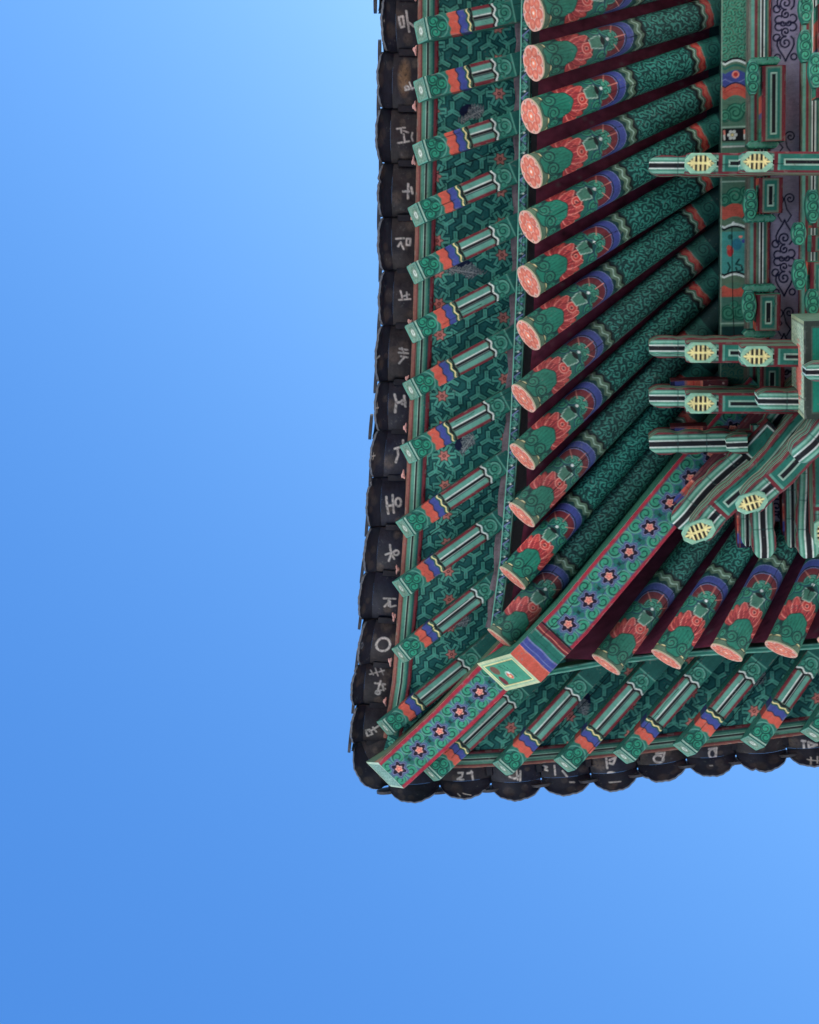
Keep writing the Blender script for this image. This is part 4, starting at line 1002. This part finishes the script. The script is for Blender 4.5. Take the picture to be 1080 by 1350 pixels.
# diagonal corner arms, tier on tier
d1 = arm(((891, 694), (1100, 478)), H1, 17, height=.30, seed=731, bumps=.1, sway=2.6, side=paint_diag_side)
for i, (a, b, h) in enumerate((((914, 664), (1090, 476), .10), ((938, 634), (1085, 474), .18), ((962, 606), (1080, 474), .26))):
    n = 30; pbeam('carved_bracket', [(a[0] + (b[0] - a[0]) * t, a[1] + (b[1] - a[1]) * t) for t in np.linspace(0, 1, n)], H1 + h, [12.5 * (.45 + .55 * min(1, k / 4)) * (1 + .10 * math.sin(k * .9 + i)) for k in range(n)], .2, paint_wavy, paint_diag_side, paint_nose_end, seed=737 + i)
d2 = arm(((921, 706), (1120, 500)), H2, 17.5, box0=40, rise=0, tip=.9, bumps=.04, seed=732, sway=2.6, side=paint_diag_side); emblem((921, 701), -.36, H2 - .03, d2, 22, 14, seed=733)
d3 = arm(((990, 668), (1150, 502)), H3, 17.5, box0=40, rise=0, tip=.9, bumps=.04, seed=734, sway=2.6, side=paint_diag_side); emblem((991, 663), -.32, H3 - .03, d3, 21, 13, seed=735)
d4 = arm(((1050, 606), (1180, 476)), H4, 17, rise=.06, seed=736, bumps=.08, sway=2.6, side=paint_diag_side)
# small parallelogram block seen between the arms
def paint_para(x, y):
    p = Paint(x, y, 'black'); L = x.max(); e = np.minimum(9.5 - np.abs(y), np.minimum(x - 5, L - 5 - x)); p.sdf(-e, 'white'); p.sdf(1.8 - e, 'green'); return p
pbeam('bearing_block', [(983, 604), (1022, 562)], H2 + .16, 12, .16, paint_para, seed=741)

# ---- cross arms along the wall with scroll ends, and bearing blocks
def paint_cross(x, y):
    p = Paint(x, y, 'maroon'); L = x.max()
    e = np.minimum(14 - np.abs(y), np.minimum(x, L - x) + 2.2)
    p.sdf(3.2 - e, 'maroon'); p.sdf(-(e - 3.2), lin((110, 130, 112))); p.sdf(-(e - 5.6), 'green'); p.sdf(np.maximum(np.abs(y) - 4.2, np.maximum(9 - x, x - L + 9)), 'pale'); p.sdf(np.maximum(np.abs(y) - 2.8, np.maximum(11 - x, x - L + 11)), 'black')
    return p
def paint_cross_side(x, y):
    p = Paint(x, y, lin((96, 120, 100))); L = x.max()
    for x0 in (0, L - 34):
        p.sdf(np.maximum(x0 - x, x - x0 - 34), 'green')
        for yy in (9, 22, 36): p.spiral(x0 + 12, yy, 7.5, 1, .5, lin((70, 160, 126)), 'dteal', 4.6, .36, 'lgreen'); p.spiral(x0 + 27, yy + 5, 5.5, -1, .5, lin((70, 160, 126)), 'dteal', 4.2, .36)
    p.sdf(np.maximum(36 - x, x - 52), 'orange'); p.sdf(np.maximum(52 - x, x - 64), 'violet'); p.sdf(np.maximum(64 - x, x - 76), 'olive'); p.sdf(np.maximum(L - 52 - x, x - L + 36), 'orange')
    return p
def paint_scroll_end(x, y):
    p = Paint(x, y, lin((64, 160, 124)))
    for yy in (10, 24, 38): p.spiral(-5, yy, 6.5, 1, .5, lin((80, 176, 140)), 'dteal', 4.4, .36, 'teal'); p.spiral(6, yy + 5, 6, -1, .5, lin((80, 176, 140)), 'dteal', 4.4, .36)
    return p
def cross_arm(x, y0, y1, h, hw, seed, height=.22):
    pbeam('cross_arm', [(x + .6, y0), (x, y1)], h, hw, height, paint_cross, paint_cross_side, paint_scroll_end, seed=seed)
def paint_block(x, y):
    p = Paint(x, y, lin((36, 110, 90))); p.sdf(2 - np.minimum(x, x.max() - x), 'lgreen'); p.curls(9, 4, lin((80, 166, 132)), 4, .4); return p
def bear(x, y, h, w_, l_, seed): pbeam('bearing_block', [(x, y - l_ / 2), (x, y + l_ / 2)], h, [w_ * .8, w_, w_ * .8], .16, paint_block, lambda a, b: Paint(a, b, 'green'), seed=seed)
k = 751
for x, y0, y1, h in ((1020, 86, 186, 9.60), (1016, 234, 281, 9.60), (1013, 388, 436, 9.60), (1020, -180, -84, 9.60), (1018, 480, 520, 9.60),
                     (1094, 4, 84, 9.30), (1088, 258, 300, 9.40), (1086, 310, 332, 9.56), (1084, 345, 400, 9.40), (1092, 86, 128, 9.2), (1096, -120, -20, 9.3)):
    cross_arm(x, y0, y1, h, 16, k); k += 1
for x, y, h in ((1006, 190, 9.66), (1004, 226, 9.66), (1002, 288, 9.70), (1002, 380, 9.70), (1008, 80, 9.70), (1002, 440, 9.66), (1008, -78, 9.7), (1002, 520, 9.64)):
    bear(x, y, h, 22, 10, k); k += 1
def scroll_bracket(x, y, h, seed, hw=9, ln=46):
    """green leaf shaped scroll end hanging on the face of a cross arm"""
    n = 15; pts = [(x + .2 * i / n, y - ln / 2 + ln * i / (n - 1)) for i in range(n)]
    ws = [max(1.2, hw * math.sin(math.pi * min(1, .10 + .84 * i / (n - 1))) ** .6) for i in range(n)]
    def pb(a, b):
        p = Paint(a, b, lin((58, 156, 120))); L = a.max()
        p.sdf(1.2 - (np.interp(a, np.linspace(0, L, n), ws) - np.abs(b)), 'lgreen')
        for j, yy in enumerate(np.linspace(.22, .78, 3) * L): p.spiral(yy, 0, 6.4, 1 if j % 2 else -1, .5, lin((76, 172, 136)), 'dteal', 4.4, .38, 'teal')
        return p
    pbeam('scroll_bracket', pts, h, ws, .10, pb, lambda a, b: Paint(a, b, 'green'), seed=seed)
for x, y, h, ln in ((993, 102, 9.57, 44), (990, 270, 9.58, 42), (988, 404, 9.58, 42), (1063, 10, 9.28, 40), (1062, 60, 9.30, 42), (1076, 92, 9.16, 46), (1054, 308, 9.36, 30), (1072, 272, 9.36, 44), (1055, 362, 9.38, 40), (1072, 398, 9.36, 34)):
    scroll_bracket(x, y, h, k, 9.5, ln); k += 1

# ---- boxed beam end hanging lowest at the right
def paint_box_bottom(x, y):
    p = Paint(x, y, lin((52, 62, 54))); e = np.minimum(62 - np.abs(y), np.minimum(x, x.max() - x)); p.sdf(13 - e, lin((40, 48, 44))); p.sdf(-(e - 9), lin((22, 128, 104))); p.sdf(np.abs(e - 8) - .6, lin((84, 96, 84))); return p
def paint_box_side(x, y):
    p = Paint(x, y, lin((190, 208, 178))); L = x.max(); H_ = y.max()
    p.curls(10, 8, lin((104, 146, 118)), 4.4, .5); p.curls(13, 18, lin((216, 222, 192)), 5, .3)
    p.sdf((np.hypot((x - L * .56) / (L * .30), (y - H_ * .42) / (H_ * .22)) - 1) * 9 + 1.5 * np.sin(x * .9) + np.sin(y * 1.7), lin((226, 130, 112)))
    p.curls(7, 12, lin((190, 84, 76)), 3.6, .3, (np.hypot((x - L * .56) / (L * .28), (y - H_ * .42) / (H_ * .2)) < 1).astype(float))
    e = np.minimum(np.minimum(x, L - x), np.minimum(y, H_ - y)); p.sdf(e - 4.5, lin((170, 180, 140))); p.sdf(np.abs(e - 5) - .7, lin((70, 84, 70)))
    p.stroke([(L * .8, 0), (L * .82, H_ * .4), (L * .86, H_)], 1.2, lin((40, 56, 50)))
    return p
pbeam('beam_end', [(1126, 421), (1126, 551)], 8.70, [64, 64], .68, paint_box_bottom, paint_box_side, lambda a, b: Paint(a, b, lin((112, 140, 116))), seed=801, label='square beam end with a green underside and a floral side')
arm(((1063, 491), (1150, 490)), 8.55, 13, height=.18, rise=.02, seed=802)
